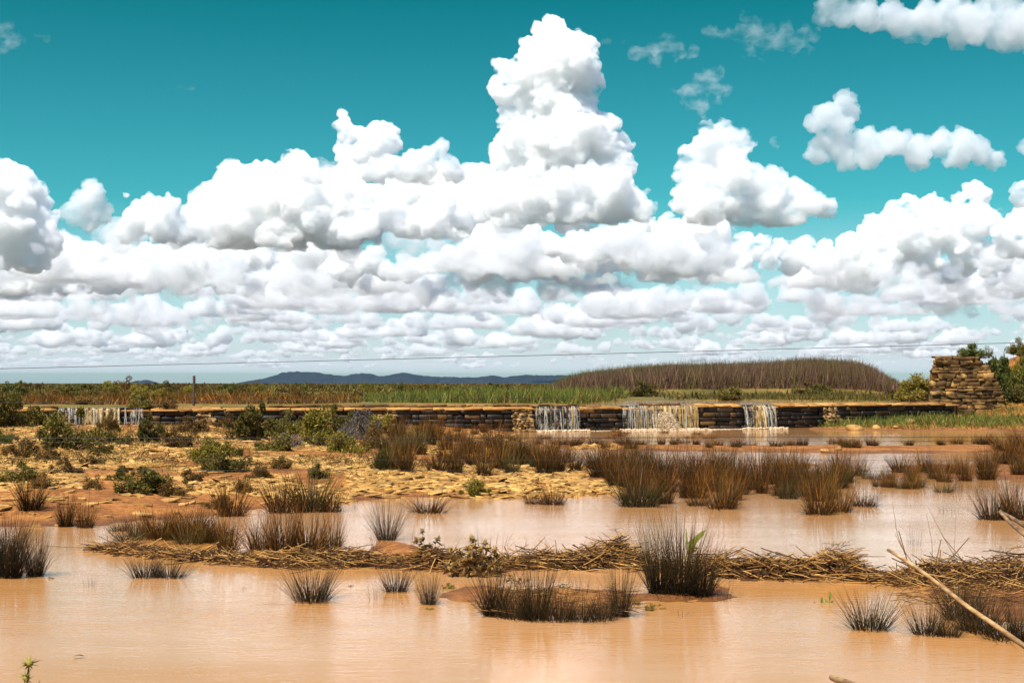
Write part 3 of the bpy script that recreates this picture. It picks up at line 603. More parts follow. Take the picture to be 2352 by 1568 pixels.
# ---- shrubs: leafy crown over twigs
def shrub_mesh(seed,mat,nleaf=2600,leaf=.03,r=.5,squash=.8,clumps=26):
    q=np.random.default_rng(seed); c=[]
    for i in range(clumps):
        d=q.normal(size=3); d[2]=abs(d[2])*.9; d/=np.linalg.norm(d); c.append((*(d*r*q.uniform(.35,1.1)),r*q.uniform(.10,.34)))
    c=np.array(c); k=q.integers(0,clumps,nleaf); u=q.normal(size=(nleaf,3)); u/=np.linalg.norm(u,axis=1,keepdims=True)
    P=c[k,:3]+u*c[k,3:]*q.uniform(.5,1.1,(nleaf,1)); P[:,2]=np.maximum(P[:,2]*squash/ .8,.0)+.02
    a=q.normal(size=(nleaf,3)); a[:,2]+=.6; a/=np.linalg.norm(a,axis=1,keepdims=True); b_=np.cross(a,q.normal(size=(nleaf,3))); b_/=np.linalg.norm(b_,axis=1,keepdims=True)
    ll=leaf*q.uniform(.6,1.6,(nleaf,1)); ww=ll*.38
    V=np.stack([P,P+a*ll*.5+b_*ww*.5,P+a*ll,P+a*ll*.5-b_*ww*.5],1).reshape(-1,3); Q=np.arange(nleaf*4).reshape(-1,4)
    me=mesh_np('foliage',V,Q); me.materials.append(mat)
    nt_=46; k=q.integers(0,clumps,nt_); E=c[k,:3]+q.normal(0,.05,(nt_,3)); t=np.linspace(0,1,5)[None,:,None]; S0=np.concatenate([q.normal(0,.04,(nt_,2)),np.zeros((nt_,1))],1)
    PP=S0[:,None]*(1-t)+E[:,None]*t; PP[:,:,2]=np.maximum(PP[:,:,2],0)*squash/.8; PP+=q.normal(0,.012,PP.shape)*t; R=np.array([.012,.009,.007,.005,.003])[None]*q.uniform(.6,1.2,(nt_,1))
    V,Q=tubes(PP,R,4); mt=mesh_np('twigs',V,Q); mt.materials.append(M['twig']); return me,mt
SH={}
for k_,mt_,nl,lf in (('olive','olive',6500,.05),('green','green',6500,.05),('yellow','yellow',6500,.05),('brown','brown',5200,.045),('grey','grey',4000,.04)):
    for i in range(3): SH[k_,i]=shrub_mesh(200+i+len(k_)*7,M[mt_],nl,lf)
def shrub(px,py,wpx,hpx,kind,label,group,d=None,z=None,name='shrub',cat='shrub'):
    if d is None:
        p=atz(px,py,.2); d=p[1]
    p=atd(px,py,d); zz=float(gz(p[0],d)[0]) if z is None else z
    root=bpy.data.objects.new(name,None); sc.collection.objects.link(root); root.location=(p[0],d,zz-.02); tag(root,label,cat,group)
    a,b_=SH[kind,int(rng.integers(0,3))]; link('foliage',a,root); link('twigs',b_,root)
    k_=rng.uniform(.8,1.2); root.scale=(wpx*d/F/.84*k_,wpx*d/F/.84/k_,hpx*d/F/.52*rng.uniform(.85,1.1)); root.rotation_euler=(rng.normal(0,.10),rng.normal(0,.10),rng.uniform(0,6.28)); return root
BG='shrubs on the stony bank'
for a in [(590,1024,96,76,'olive','big round olive shrub with the pale stump on its left, in front of the wall'),
 (655,1012,62,52,'olive','dark olive shrub right behind the big round one'),
 (725,1030,116,74,'yellow','broad yellow green shrub in the middle of the large thicket'),
 (778,1010,72,66,'olive','olive green shrub rising highest in the large thicket'),
 (822,1018,74,62,'grey','leafless grey shrub in the large thicket'),
 (866,1004,72,48,'yellow','light green shrub at the right end of the large thicket'),
 (798,1048,86,44,'yellow','low yellow green shrub in front of the grey one'),
 (632,1048,76,42,'olive','low olive shrub at the front left of the large thicket'),
 (850,1036,66,56,'brown','brown tangled shrub below the fallen branches'),
 (668,1040,50,34,'grey','small pale shrub in front of the dark olive one'),
 (22,992,96,72,'olive','dark shrub at the left picture edge by the weir'),
 (92,990,72,44,'olive','low olive shrub right of the one at the left edge by the weir'),
 (162,1048,108,80,'olive','largest shrub on the sand below the far left waterfall'),
 (252,1000,62,36,'brown','brown shrub under the far left waterfall'),
 (200,978,70,28,'brown','low brown shrub at the foot of the far left waterfall'),
 (318,985,60,36,'olive','olive shrub under the thin trickle'),
 (355,1032,64,62,'olive','dark olive bush on the sand left of the thicket'),
 (418,1044,82,46,'brown','brown shrub right of the dark olive bush'),
 (272,1038,54,34,'olive','small olive shrub left of the dark olive bush'),
 (440,1002,80,34,'brown','brown shrub below the left buttress'),
 (495,1062,72,40,'yellow','bright yellow green bush at the centre of the stony bank'),
 (520,1094,88,56,'olive','olive brown shrub just in front of the bright bush'),
 (470,1078,60,40,'yellow','small yellow green bush left of the olive brown shrub'),
 (332,1132,112,62,'olive','wide olive shrub low on the stony bank'),
 (400,1136,60,44,'brown','brown shrub touching the wide olive one on its right'),
 (450,1112,54,36,'brown','small brown shrub above the wide olive one'),
 (46,1058,84,44,'brown','brown shrub on the left mound'),
 (50,1122,92,48,'olive','olive shrub on the bank near the left edge'),
 (98,1130,56,36,'brown','small brown shrub right of the left edge olive one'),
 (8,1032,44,36,'green','green shrub cut by the left edge on the sand'),
 (150,1102,62,36,'brown','brown shrub in the middle of the left slabs'),
 (112,1075,52,30,'brown','tiny brown shrub above the left slabs'),
 (212,1086,54,28,'brown','tiny brown shrub below the largest left shrub'),
 (235,1062,50,30,'olive','tiny olive shrub right of the largest left shrub'),
 (280,1112,50,30,'olive','tiny olive shrub above the wide olive one'),
 (730,1102,46,34,'olive','lone small shrub on the bare sand right of centre'),
 (886,1086,44,52,'olive','upright olive shrub at the marsh edge on the stony bank'),
 (602,1102,60,32,'brown','low brown shrub on sand below the thicket'),
 (642,1088,44,24,'brown','tiny shrub on sand below the thicket'),
 (562,1128,56,36,'brown','brown shrub low on the bank right of centre'),
 (500,1146,60,34,'brown','brown shrub just above the shore tufts'),
 (210,1130,44,28,'brown','tiny brown shrub beside pale slabs'),
 (1092,1118,62,34,'yellow','small green bush at the foot of the dense marsh rushes'),
 (585,1000,50,28,'brown','brown shrub against the wall left of the thicket'),
 (530,995,80,26,'brown','low brown scrub against the wall right of the left buttress'),
 (380,985,60,28,'brown','low brown scrub against the wall left of the left buttress')]: shrub(*a,BG)
RB='bushes on the right hand mound'
for a in [(2236,832,60,34,'green','dark bush growing on top of the stone pier',None,79.6,3.7),
 (2275,885,84,90,'green','tall feathery green bush behind the right side of the pier',None,81.5,None),
 (2312,955,80,100,'green','green bush down the right side of the pier',None,79.8,None),
 (2300,915,70,80,'green','middle green bush beside the pier',None,80.6,None),
 (2340,838,44,36,'olive','olive bush on the crest of the orange mound',None,84,3.95),
 (2335,905,50,60,'yellow','yellow green bush on the face of the orange mound',None,80.5,None),
 (2352,950,60,56,'olive','olive bush low on the orange mound',None,79,None),
 (2375,870,60,60,'yellow','yellow bush at the picture edge on the orange mound',None,82,None)]:
    r_=shrub(*a[:6],RB,d=a[7],z=a[8])
r_=shrub(2105,917,84,54,'yellow','round yellow green bush left of the stone pier beyond the weir','bushes beyond the weir',d=84)
shrub(2080,915,60,30,'olive','low olive bush beside the round yellow green one','bushes beyond the weir',d=85)
for a in [(286,896,56,30,'brown','tall brown bush breaking the skyline left of the small hill',150),(8,900,60,24,'green','green bush at the left end of the skyline',110),(392,892,36,20,'brown','brown bush on the skyline left of the post',170),(430,892,30,18,'brown','brown bush on the skyline beside the post',170),(2056,880,32,22,'green','dark lone bush on the skyline right of the reed hill',170),(1358,884,34,26,'green','green tree like bush left of the reed hill',200)]:
    shrub(*a[:6],'bushes on the skyline',d=a[6])
r2=np.random.default_rng(8)
for i in range(170):
    d=84*math.exp(r2.uniform(0,1.5)); px=r2.uniform(-20,2140) if i<110 else r2.uniform(-20,840); 
    if 820<px<1430 and d<125: continue
    if 1290<px<2040 and 128<d<240: continue
    x=(px-1176)/F*d; kk=r2.choice(['olive','brown','yellow','green','olive','brown']); wv=r2.uniform(.8,2.2); hv=r2.uniform(.45,1.0)
    py=880+(2.3-float(gz(x,d)[0]))/d*F
    shrub(px,py,wv*F/d,hv*F/d,kk,{'olive':'olive','brown':'brown','yellow':'yellow green','green':'dark green'}[kk]+(' near' if d<125 else ' distant')+' scrub bush on the plain '+('left of the fence post' if px<440 else 'between post and mountains' if px<600 else 'below the mountains left of the reeds' if px<830 else 'above the green reeds' if px<1300 else 'before the reed hill' if px<2040 else 'left of the stone pier'),'%s scrub bushes on the plain'%kk,d=d)
# ---- masses: grass of the plain, reeds, bank grass
def mass(name,label,mat,x,y,h,lean,wid,seed,seg=3):
    q=np.random.default_rng(seed); n=len(x); z=gz(x,y); P,W=blades(q,n,1,1,lean,1,seg,hv=.3,base=(np.zeros(n),np.zeros(n),np.zeros(n)))
    P=P*np.asarray(h)[:,None,None]; P+=np.stack([x,y,z-.03],1)[:,None]; W=W*np.asarray(wid)[:,None]; mb=MB(); mb.add(*ribbons(P,W,q)); o=mb.build(name,mat); return tag(o,label,'grass',kind='stuff')
def frustum(q,n,p0,p1,d0,d1,lo=True):
    px=q.uniform(p0,p1,n); d=np.exp(q.uniform(math.log(d0),math.log(d1),n)) if lo else q.uniform(d0,d1,n); return (px-1176)/F*d,d
q=np.random.default_rng(31)
x,y=frustum(q,52000,-60,2320,72,900); k=(y>upshore(x,y)+.4)&~((np.abs(x/y*F+1176-1120)<300)&(y<98)); x,y=x[k],y[k]; cl_=fbm(x*.25,y*.1,4,61); k=cl_+q.uniform(-.1,.1,len(x))>.42; x,y=x[k],y[k]
mass('scrub_grass','brown and olive dry grass covering the plain behind the weir',M['scrub_grass'],x,y,q.uniform(.25,.6,len(x))*(.6+.8*fbm(x*.1,y*.05,3,62)),.35,.03+.0011*y/1,32)
x,y=frustum(q,9000,-60,830,71,90,False); k=y>upshore(x,y); x,y=x[k],y[k]
mass('brown_sedge','dark brown sedge along the reservoir edge behind the left part of the weir',M['rush'],x,y,q.uniform(.25,.6,len(x))*(.55+.9*fbm(x*.35,y*.2,3,91)),.35,np.full(len(x),.035),33)
x,y=frustum(q,20000,815,1440,72,98,False); px=x/y*F+1176; k=(y>upshore(x,y)-.6)&(fbm(x*.5,y*.3,3,63)+.35*ss(820,1000,px)*ss(1450,1380,px)>.58); x,y=x[k],y[k]; px=px[k]
kb=q.random(len(x))<.25+.4*(fbm(x*.4,y*.2,3,95)>.55); hh_=(.55+.45*fbm(x*.6,y*.4,3,64))*q.uniform(.65,1.15,len(x))*(.55+.45*ss(815,1100,px))
mass('olive_sedge','olive sedge mixed among the bright green reeds behind the weir',M['scrub_grass'],x[kb],y[kb],hh_[kb]*.9,.3,np.full(kb.sum(),.04),42)
x,y,px=x[~kb],y[~kb],px[~kb]
mass('green_reeds','bright green reeds growing in the reservoir behind the middle of the weir',M['green_reed'],x,y,(.55+.45*fbm(x*.6,y*.4,3,64))*q.uniform(.75,1.15,len(x))*(.55+.45*ss(815,1100,px)),.22,np.full(len(x),.045),34)
x,y=frustum(q,9000,1600,2240,82,100,False); k=y>upshore(x,y)-.2; x,y=x[k],y[k]
mass('short_reeds','short olive reeds on the far shore of the reservoir at right',M['scrub_grass'],x,y,q.uniform(.2,.5,len(x)),.25,np.full(len(x),.04),35)
# reed hill
M['rush_tall']=plant_mat('olive_reed',[(0,(.05,.042,.01)),(.5,(.10,.085,.018)),(1,(.20,.16,.035))])
N_=85000; px=q.uniform(1240,2062,N_); d=q.uniform(134,200,N_); x=(px-1176)/F*d; zt=2.3+(880-np.interp(px,[p[0] for p in RP],[p[1] for p in RP]))/F*d; h=np.clip(zt-gz(x,d),.3,3.4)*(.74+.36*q.random(N_)**3)*ss(1225,1300,px)*(.70+.50*fbm(px*.03,d*.1,4,77))+.1
gmask=(ss(1850,1380,px)*.95+.10)*ss(146,172,d)
isg=q.random(N_)<gmask
ol=(q.random(N_)<.06+.18*(fbm(px*.02,d*.05,3,92)>.5))&~isg; isd=~isg&~ol
for sel,nm,lb,mt_ in ((isd,'reed_bed','grey brown dead reeds covering the long low hill','dead_reed'),(ol,'olive_reed_bed','olive brown living reeds mixed through the dead ones on the hill','rush_tall'),(isg,'green_reed_bed','green reed tops along the left crest of the reed hill','green_reed')):
    mass(nm,lb,M[mt_],x[sel],d[sel],h[sel]*(1.0 if nm=='reed_bed' else 1.06),.16,np.full(sel.sum(),.055),36)
# heath beyond, to the horizon
x,y=frustum(q,26000,-80,2400,250,2600); mass('far_heath','low grey brown heath running to the horizon',M['scrub_grass'],x,y,q.uniform(.35,.9,len(x))*(.5+fbm(x*.02,y*.01,3,66)),.4,.0018*y,37)
# bank grass, right foot of the wall and mound
x,y=frustum(q,26000,1860,2420,66,86,False); z=gz(x,y); px=x/y*F+1176; k=(z>.05)&(z<4)&((y<wall_y(x)-.05)|(x>27.5))&(fbm(x*.8,y*.5,3,67)+.25*ss(1.2,.3,z)*ss(1880,2100,px)>.46); x,y,z=x[k],y[k],z[k]
yel=(y<70.8)|(z>1.0)|(q.random(len(x))<.35)
mass('bank_grass','lush green grass on the bank under the right end of the weir',M['green_reed'],x[~yel],y[~yel],q.uniform(.25,.6,(~yel).sum()),.45,np.full((~yel).sum(),.035),38)
mass('yellow_bank_grass','short yellow green grass along the water at the right bank',M['scrub_grass'],x[yel],y[yel],q.uniform(.12,.3,yel.sum()),.5,np.full(yel.sum(),.035),39)
# small dry tufts between the slabs
x,y=frustum(q,60000,-60,1000,30,66,False); z=gz(x,y); k=(z>.06)&(fbm(x*.9,y*.7,4,68)>.44)&(y<wall_y(x)-.3); x,y=x[k],y[k]
mass('dry_bank_grass','thin brown dry grass scattered between the slabs of the left bank',M['scrub_grass'],x,y,q.uniform(.06,.24,len(x)),.7,np.full(len(x),.018),40)

x,y=frustum(q,50000,-60,1000,34,67,False); z=gz(x,y); k=(z>.10)&(fbm(x*.6,y*.45,4,81)>.50)&(y<wall_y(x)-.25); x,y=x[k],y[k]
mass('low_scrub','low brown and olive scrub creeping between the shrubs of the left bank',M['brown'],x,y,q.uniform(.12,.34,len(x)),.8,np.full(len(x),.028),41)
# ---------------------------------------------------------------- slabs and stones
rng=np.random.default_rng(99)
def slab_mesh(seed,r=.5,t=.07):
    q=np.random.default_rng(seed); k=int(q.integers(5,8)); a=np.sort(q.uniform(0,2*math.pi,k)+0); a=np.linspace(0,2*math.pi,k,endpoint=False)+q.normal(0,.18,k); rr=r*q.uniform(.65,1.1,k)
    top=np.stack([rr*np.cos(a),rr*np.sin(a)*.75,np.full(k,t)+q.normal(0,.008,k)],1); mid=top*[1.06,1.06,.55]; bot=top*[.95,.95,0]
    bm=bmesh.new(); L_=[[bm.verts.new(v) for v in ring] for ring in (bot,mid,top)]; c=bm.verts.new((0,0,t*1.03))
    for i in range(k):
        j=(i+1)%k
        bm.faces.new((L_[0][i],L_[0][j],L_[1][j],L_[1][i])); bm.faces.new((L_[1][i],L_[1][j],L_[2][j],L_[2][i])); bm.faces.new((L_[2][i],L_[2][j],c))
    bmesh.ops.bevel(bm,geom=[e for e in bm.edges if c not in e.verts],offset=.008,segments=1,affect='EDGES')
    me=bpy.data.meshes.new('slab'); bm.to_mesh(me); bm.free(); me.materials.append(M['slab_obj']); return me
m=stone_mat('slab_varied',[(0,(.22,.11,.024)),(1,(.52,.30,.09))]); n=m.node_tree
for x_ in n.nodes:
    if x_.type=='VALTORGB' and any(l.from_socket.name=='Random Per Island' for l in n.links if l.to_node==x_):
        oi=n.nodes.new('ShaderNodeObjectInfo'); n.links.new(oi.outputs['Random'],x_.inputs[0]); break
M['slab_obj']=m
SL=[slab_mesh(i) for i in range(9)]
def place_slab(px,py,wpx,label,group,tilt=.30,thick=1.35,mesh=None):
    d=atz(px,py,.15)[1]; p=atd(px,py,d); z=float(gz(p[0],d)[0]); o=link('flat_stone',mesh or SL[int(rng.integers(0,9))]); s=wpx*d/F
    o.location=(p[0],d,z-.01); o.scale=(s*1.25,s*rng.uniform(.6,1.1),rng.uniform(.5,1.1)*thick*max(s,.5)); o.rotation_euler=(rng.normal(-.03,tilt*.6),rng.normal(0,tilt*.5),rng.normal(0,.35)+(math.pi if rng.random()<.5 else 0)); return tag(o,label,'flat stone',group)
q=np.random.default_rng(17); cnt=0
ZN=[([(140,1060),(480,1040),(560,1150),(330,1190),(150,1190)],100,'flat yellow slab on the left half of the bank','flat slabs on the left half of the bank',40),
    ([(-20,1105),(150,1105),(200,1200),(-20,1200)],40,'flat yellow slab near the left edge of the bank','flat slabs near the left edge',42),
    ([(540,1050),(900,1080),(900,1135),(560,1160)],52,'flat yellow slab on bare sand right of centre of the bank','flat slabs on the bare sand',34),
    ([(840,1098),(1060,1108),(1330,1100),(1415,1118),(1400,1132),(1200,1138),(840,1138)],84,'flat yellow slab stacked along the shore below the marsh','flat slabs stacked along the shore',50)]
for P,N_,lb,gp,wv in ZN:
    P=np.array(P,float); k=0; x0,y0=P.min(0); x1,y1=P.max(0)
    while k<N_:
        x=q.uniform(x0,x1); y=q.uniform(y0,y1)
        if sdist(P,np.array([x]),np.array([y]))[0]<0: continue
        f_=q.uniform(.4,1.35); place_slab(x,y,wv*f_,lb.replace('flat yellow',('small' if f_<.7 else 'middling' if f_<1.05 else 'broad')+' flat yellow')+(', far side' if y<(y0+y1)/2 else ', near side'),gp); k+=1
for px,py,w_,lb in ((905,1108,44,'largest rounded pale slab at the top of the slab shore'),(1150,1102,56,'arched slab leaning on the shore below the small green bush'),(395,1135,44,'pale round topped boulder on the left bank'),(560,1020,40,'bright flat stone by the stump at the thicket'),(840,1020,60,'long dark edged slab below the fallen branches'),(225,1003,40,'pale slab below the far left waterfall'),(1690,1030,34,'pale stone on the sandbar below the central fall'),(1560,1034,42,'flat stone on the sandbar left of the central fall')):
    place_slab(px,py,w_,lb,None,.1,1.5)
v,f=ICO[2]
def boulder(seed):
    w_=v.copy(); k=fbm(v[:,0]*2+9+seed,v[:,1]*2+v[:,2]*1.7+9,3,seed); w_=w_*(.65+.7*k)[:,None]; w_=np.round(w_*5)/5*.45+w_*.55
    me=mesh_np('boulder',w_*.5,f); me.materials.append(M['slab_obj']); return me
BO=[boulder(i) for i in range(3)]
for px,py,w_,h_,lb in ((1964,976,44,22,'pale angular stone leaning like a roof in the bank grass'),(1946,982,24,16,'small pale stone left of the roof shaped one'),(2012,976,20,16,'pale stone right of the roof shaped one'),(2066,968,14,12,'highest of the stones in the grass near the pier'),(2058,976,18,10,'low stone left of the bright one near the pier'),(2092,972,26,18,'bright stone right of the group near the pier'),(1908,982,22,12,'stone at the left end of the bank grass'),(2204,966,16,10,'lone stone below the pier'),(1895,1022,22,12,'pale boulder on the sandbar left of centre right'),(1926,1020,18,12,'pale boulder on the sandbar beside another')):
    d=atz(px,py,.25)[1]; p=atd(px,py,d); o=link('boulder',BO[int(rng.integers(0,3))]); o.location=(p[0],d,float(gz(p[0],d)[0])+.04); s=w_*d/F; o.scale=(s,s*.8,h_*d/F); o.rotation_euler=(0,.2,rng.uniform(0,6.28)); tag(o,lb,'stone')
# chips and gravel
q=np.random.default_rng(18); N_=20000; px=q.uniform(-80,1420,N_); d=1/q.uniform(1/64,1/27.5,N_); x=(px-1176)/F*d; y=d; z=gz(x,y); k=(z>-.01)&(y<wall_y(x)-.4)&(fbm(x*.5,y*.35,4,71)>.41); x,y,z=x[k],y[k],z[k]; n_=len(x)
T4=[(1,0),(.2,.8),(-.9,.4),(-.5,-.8),(.7,-.7)]; t5=np.array([[a,b_,0] for a,b_ in T4]+[[a*.85,b_*.85,1] for a,b_ in T4])
s=q.uniform(.03,.19,n_); a=q.normal(0,.5,n_); V=t5[None]*np.stack([s*1.3,s*.7,s*.18],1)[:,None]; V=V*q.uniform(.7,1.3,V.shape); ca,sa=np.cos(a)[:,None],np.sin(a)[:,None]
V=np.stack([V[...,0]*ca-V[...,1]*sa,V[...,0]*sa+V[...,1]*ca,V[...,2]+V[...,0]*q.normal(0,.15,n_)[:,None]],-1)+np.stack([x,y,z-.005],1)[:,None]
qd=[[i,(i+1)%5,5+(i+1)%5,5+i] for i in range(5)]+[[5,6,7,8],[5,8,9,9]]; tr=[]
for c in qd:
    tr.append([c[0],c[1],c[2]]); 
    if c[2]!=c[3]: tr.append([c[0],c[2],c[3]])
tr=np.array(tr); me=mesh_np('stone_chips',V.reshape(-1,3),(tr[None]+(np.arange(n_)*10)[:,None,None]).reshape(-1,3)); me.materials.append(M['slab']); tag(link('stone_chips',me),'countless small flat stone chips strewn over the left bank','stone chips',kind='stuff')
# ---------------------------------------------------------------- reed debris line
DL=[(225,1262),(330,1272),(450,1284),(560,1292),(700,1300),(820,1296),(900,1300),(1050,1306),(1200,1302),(1350,1304),(1430,1298),(1540,1312),(1700,1324),(1800,1326),(1950,1328),(2050,1334),(2150,1338),(2440,1344)]
W0=np.array([atz(a,b_,.0) for a,b_ in DL]); ca=np.concatenate([[0],np.cumsum(np.linalg.norm(np.diff(W0,axis=0),axis=1))])
HT=lambda px: 1.25*np.interp(px,[200,330,560,700,900,1050,1300,1425,1500,1700,1950,2100,2400],[.03,.09,.07,.10,.12,.10,.12,.20,.10,.12,.16,.15,.17])
WD=lambda px: np.interp(px,[200,330,700,1300,1700,1950,2100,2200,2400],[.10,.22,.28,.25,.25,.35,.6,.9,1.1])
def debris(n,seed,kind,spread=1.0,hgt=1.0,l0=.12,l1=.8,r0=.0028,r1=.0065,steep=.26):
    q=np.random.default_rng(seed); s=q.uniform(0,ca[-1],n); C=np.stack([np.interp(s,ca,W0[:,k]) for k in range(3)],1); px=C[:,0]/C[:,1]*F+1176
    hh=HT(px)*hgt*(.25+2.6*fbm(s*1.7,s*0,4,5)**2); off=q.normal(0,.5,n)*WD(px)*spread; zz=hh*q.uniform(0,1,n)**.8*np.exp(-(off/WD(px))**2)
    C=C+np.stack([0*s,off,zz],1); az=q.normal(0,.55,n)+np.where(q.random(n)<.3,q.uniform(-1.5,1.5,n),0); el=q.normal(0,steep,n); Ln=q.uniform(l0,l1,n)**1.0*np.where(q.random(n)<.5,.5,1)
    D_=np.stack([np.cos(az)*np.cos(el),np.sin(az)*np.cos(el)*.8,np.sin(el)],1); t=np.linspace(-.5,.5,4)[None,:,None]; P=C[:,None]+D_[:,None]*Ln[:,None,None]*t; P+=q.normal(0,.012,P.shape)*np.array([1,1,.8]); P[:,:,2]=np.maximum(P[:,:,2],.004)
    R=q.uniform(r0,r1,n)[:,None]*np.array([1,1.05,.95,.7])[None]; return P,R
mb=MB(); mb.add(*tubes(*debris(5200,1,0),4)); mb.add(*tubes(*debris(2600,2,0,.6,1.3,.05,.3,.002,.0045,.5),3))
mb.add(*tubes(*debris(700,4,0,.9,1.1,.3,.9,.004,.008,.22),5))
deb=mb.build('reed_debris',M['straw']); tag(deb,'long tangled raft of washed up straw coloured reed stems crossing the pool','reed debris',kind='stuff')
P,R=debris(2600,3,0,.8,.55,.05,.3,.006,.012,.1); mb=MB(); mb.add(*tubes(P,R,4)); m=plant_mat('dark_reed',[(0,(.02,.009,.004)),(1,(.07,.03,.01))],trans=0); tag(mb.build('dark_debris',m),'dark reed stems packed under the straw coloured reed stems','reed debris',kind='stuff')  # short dark stems kept low beneath the straw coloured ones
# scattered straw on islands and shore
q=np.random.default_rng(6); N_=420; a=np.array([[q.uniform(1100,1460),q.uniform(1352,1412)] if q.random()<.6 else [q.uniform(2060,2352),q.uniform(1350,1395)] for i in range(N_)]); C=np.array([atz(p_[0],p_[1],.04) for p_ in a]); az=q.uniform(-1,1,N_); ln=q.uniform(.08,.4,N_); D_=np.stack([np.cos(az),np.sin(az),q.normal(0,.15,N_)],1); t=np.linspace(-.5,.5,3)[None,:,None]
P=C[:,None]+D_[:,None]*ln[:,None,None]*t+np.array([0,0,.03]); mb=MB(); mb.add(*tubes(P,np.full((N_,3),.003),3)); tag(mb.build('straw_litter',M['straw']),'loose straw litter on the mud island and the right raft','straw',kind='stuff')
# ---------------------------------------------------------------- single stalks and canes
def stalk(pts,d,r0,r1,label,mat='straw',name='reed_stalk',cat='reed stalk',group=None,dd=0,nodes=True,leaf=False):
    P=[]
    K=len(pts); D_=np.linspace(d,d+dd,K)
    for (a,b_),d_ in zip(pts,D_): P.append(atd(a,b_,d_))
    P=np.array(P); tt=np.linspace(0,K-1,max(8,K*4)); P=np.stack([np.interp(tt,range(K),P[:,k]) for k in range(3)],1)
    if len(P)>4: P[1:-1]=(P[:-2]+2*P[1:-1]+P[2:])/4
    R=np.linspace(r0,r1,len(P)); o0=P[0].copy(); root=bpy.data.objects.new(name,None); sc.collection.objects.link(root); root.location=o0
    V,Q=tubes((P-o0)[None],R[None],7); mb=MB(); mb.add(V,Q); mb.build('stem',M[mat],root,True)
    if nodes and r0>.003:
        L_=np.linalg.norm(P[-1]-P[0]); kn=max(1,int(L_/.31)); mb=MB()
        for i in range(kn):
            s_=(i+.6)/kn*(len(P)-1); c=np.array([np.interp(s_,range(len(P)),P[:,k]) for k in range(3)])-o0; tdir=(P[-1]-P[0])/L_; rr=np.interp(s_,range(len(P)),R)*1.12
            V,Q=tubes(np.array([[c-tdir*rr*.6,c,c+tdir*rr*.6]]),np.array([[rr*.85,rr,rr*.85]]),7); mb.add(V,Q)
        mb.build('nodes',M[mat],root,True)
    tag(root,label,cat,group); return root
GS='dead stalks sticking up from the debris'
BS=[([(1205,1284),(1228,1258),(1252,1233)],.006,.005,'thick stub leaning right, rising from the debris right of the thistle'),
 ([(1196,1286),(1188,1265),(1182,1248)],.004,.003,'short stub leaning left beside the thick leaning one'),
 ([(1208,1280),(1203,1262),(1210,1240),(1204,1232)],.003,.002,'thin crooked stalk beside the thick leaning stub'),
 ([(1280,1284),(1278,1262),(1276,1240)],.005,.004,'upright single stub left of the heaped debris'),
 ([(1307,1284),(1307,1256)],.004,.003,'small upright stub right of the taller single stub'),
 ([(1412,1298),(1424,1280),(1440,1262),(1448,1268)],.010,.008,'pale curved stem draped over the heaped debris'),
 ([(1412,1330),(1408,1312),(1420,1290)],.009,.007,'pale stem hanging down the front of the heap'),
 ([(1600,1334),(1560,1318),(1480,1300)],.006,.005,'stem dipping towards the tall dark rush stand'),
 ([(1660,1324),(1720,1296),(1760,1290),(1800,1294)],.005,.004,'arched stem over the debris right of the rush stand'),
 ([(1735,1306),(1790,1282)],.004,.003,'thin twig pointing up right over the debris'),
 ([(1770,1318),(1812,1362)],.009,.008,'pale stem slanting down into the water'),
 ([(1880,1366),(1842,1302)],.008,.006,'pale stem leaning against the front of the debris'),
 ([(1860,1312),(1790,1296),(1700,1290)],.005,.005,'long flat stem lying on top of the debris'),
 ([(2040,1370),(2090,1342),(2130,1330)],.009,.007,'pale stem lying in front of the broken cane tip'),
 ([(2100,1345),(2086,1290),(2060,1225),(2050,1150)],.006,.002,'tallest thin dead stalk at right'),
 ([(2096,1340),(2082,1280),(2064,1218)],.008,.005,'thick dark stalk beside the tallest thin one'),
 ([(2112,1340),(2095,1290),(2072,1258),(2056,1225)],.005,.003,'bent stalk left of the dark thick one'),
 ([(2140,1340),(2152,1280),(2162,1238)],.007,.005,'dark stalk leaning right between the tall ones'),
 ([(2138,1330),(2142,1250),(2128,1180)],.004,.002,'slim curved dead stalk in the middle of the tall group'),
 ([(2232,1340),(2200,1290),(2160,1220),(2130,1160)],.005,.002,'yellow slanting stalk crossing the tall group'),
 ([(2145,1322),(2190,1275),(2226,1234)],.008,.006,'thick stub leaning to the right at the tall group'),
 ([(2240,1328),(2200,1272),(2166,1232)],.005,.004,'dark stem crossing the thick leaning stub'),
 ([(2185,1330),(2192,1260),(2196,1178)],.003,.0015,'pale hair thin stalk right of the tall group'),
 ([(2160,1330),(2158,1300),(2160,1262)],.006,.006,'short upright stub with a bent top'),
 ([(2280,1330),(2262,1300),(2245,1280)],.005,.004,'short dark twig at the right end of the debris'),
 ([(1990,1325),(1960,1300),(1920,1278)],.005,.004,'twig pointing up left before the tall group'),
 ([(100,1253),(160,1256),(233,1260),(280,1263)],.005,.004,'long straight pole jutting left from the debris end'),
 ([(175,1278),(210,1268),(236,1262)],.005,.004,'short twig below the straight pole at the debris end'),
 ([(880,1272),(930,1300),(985,1318)],.005,.004,'stem lying over the left foot of the dry thistle'),
 ([(960,1262),(1010,1290),(1050,1300)],.006,.005,'slanting stem against the upright dry thistle')]
for pts,r0,r1,lb in BS:
    px,py=pts[0]; d=float(np.interp(px,W0[:,0]/W0[:,1]*F+1176,W0[:,1])); stalk(pts,d-.05,r0,r1,lb,group=GS)
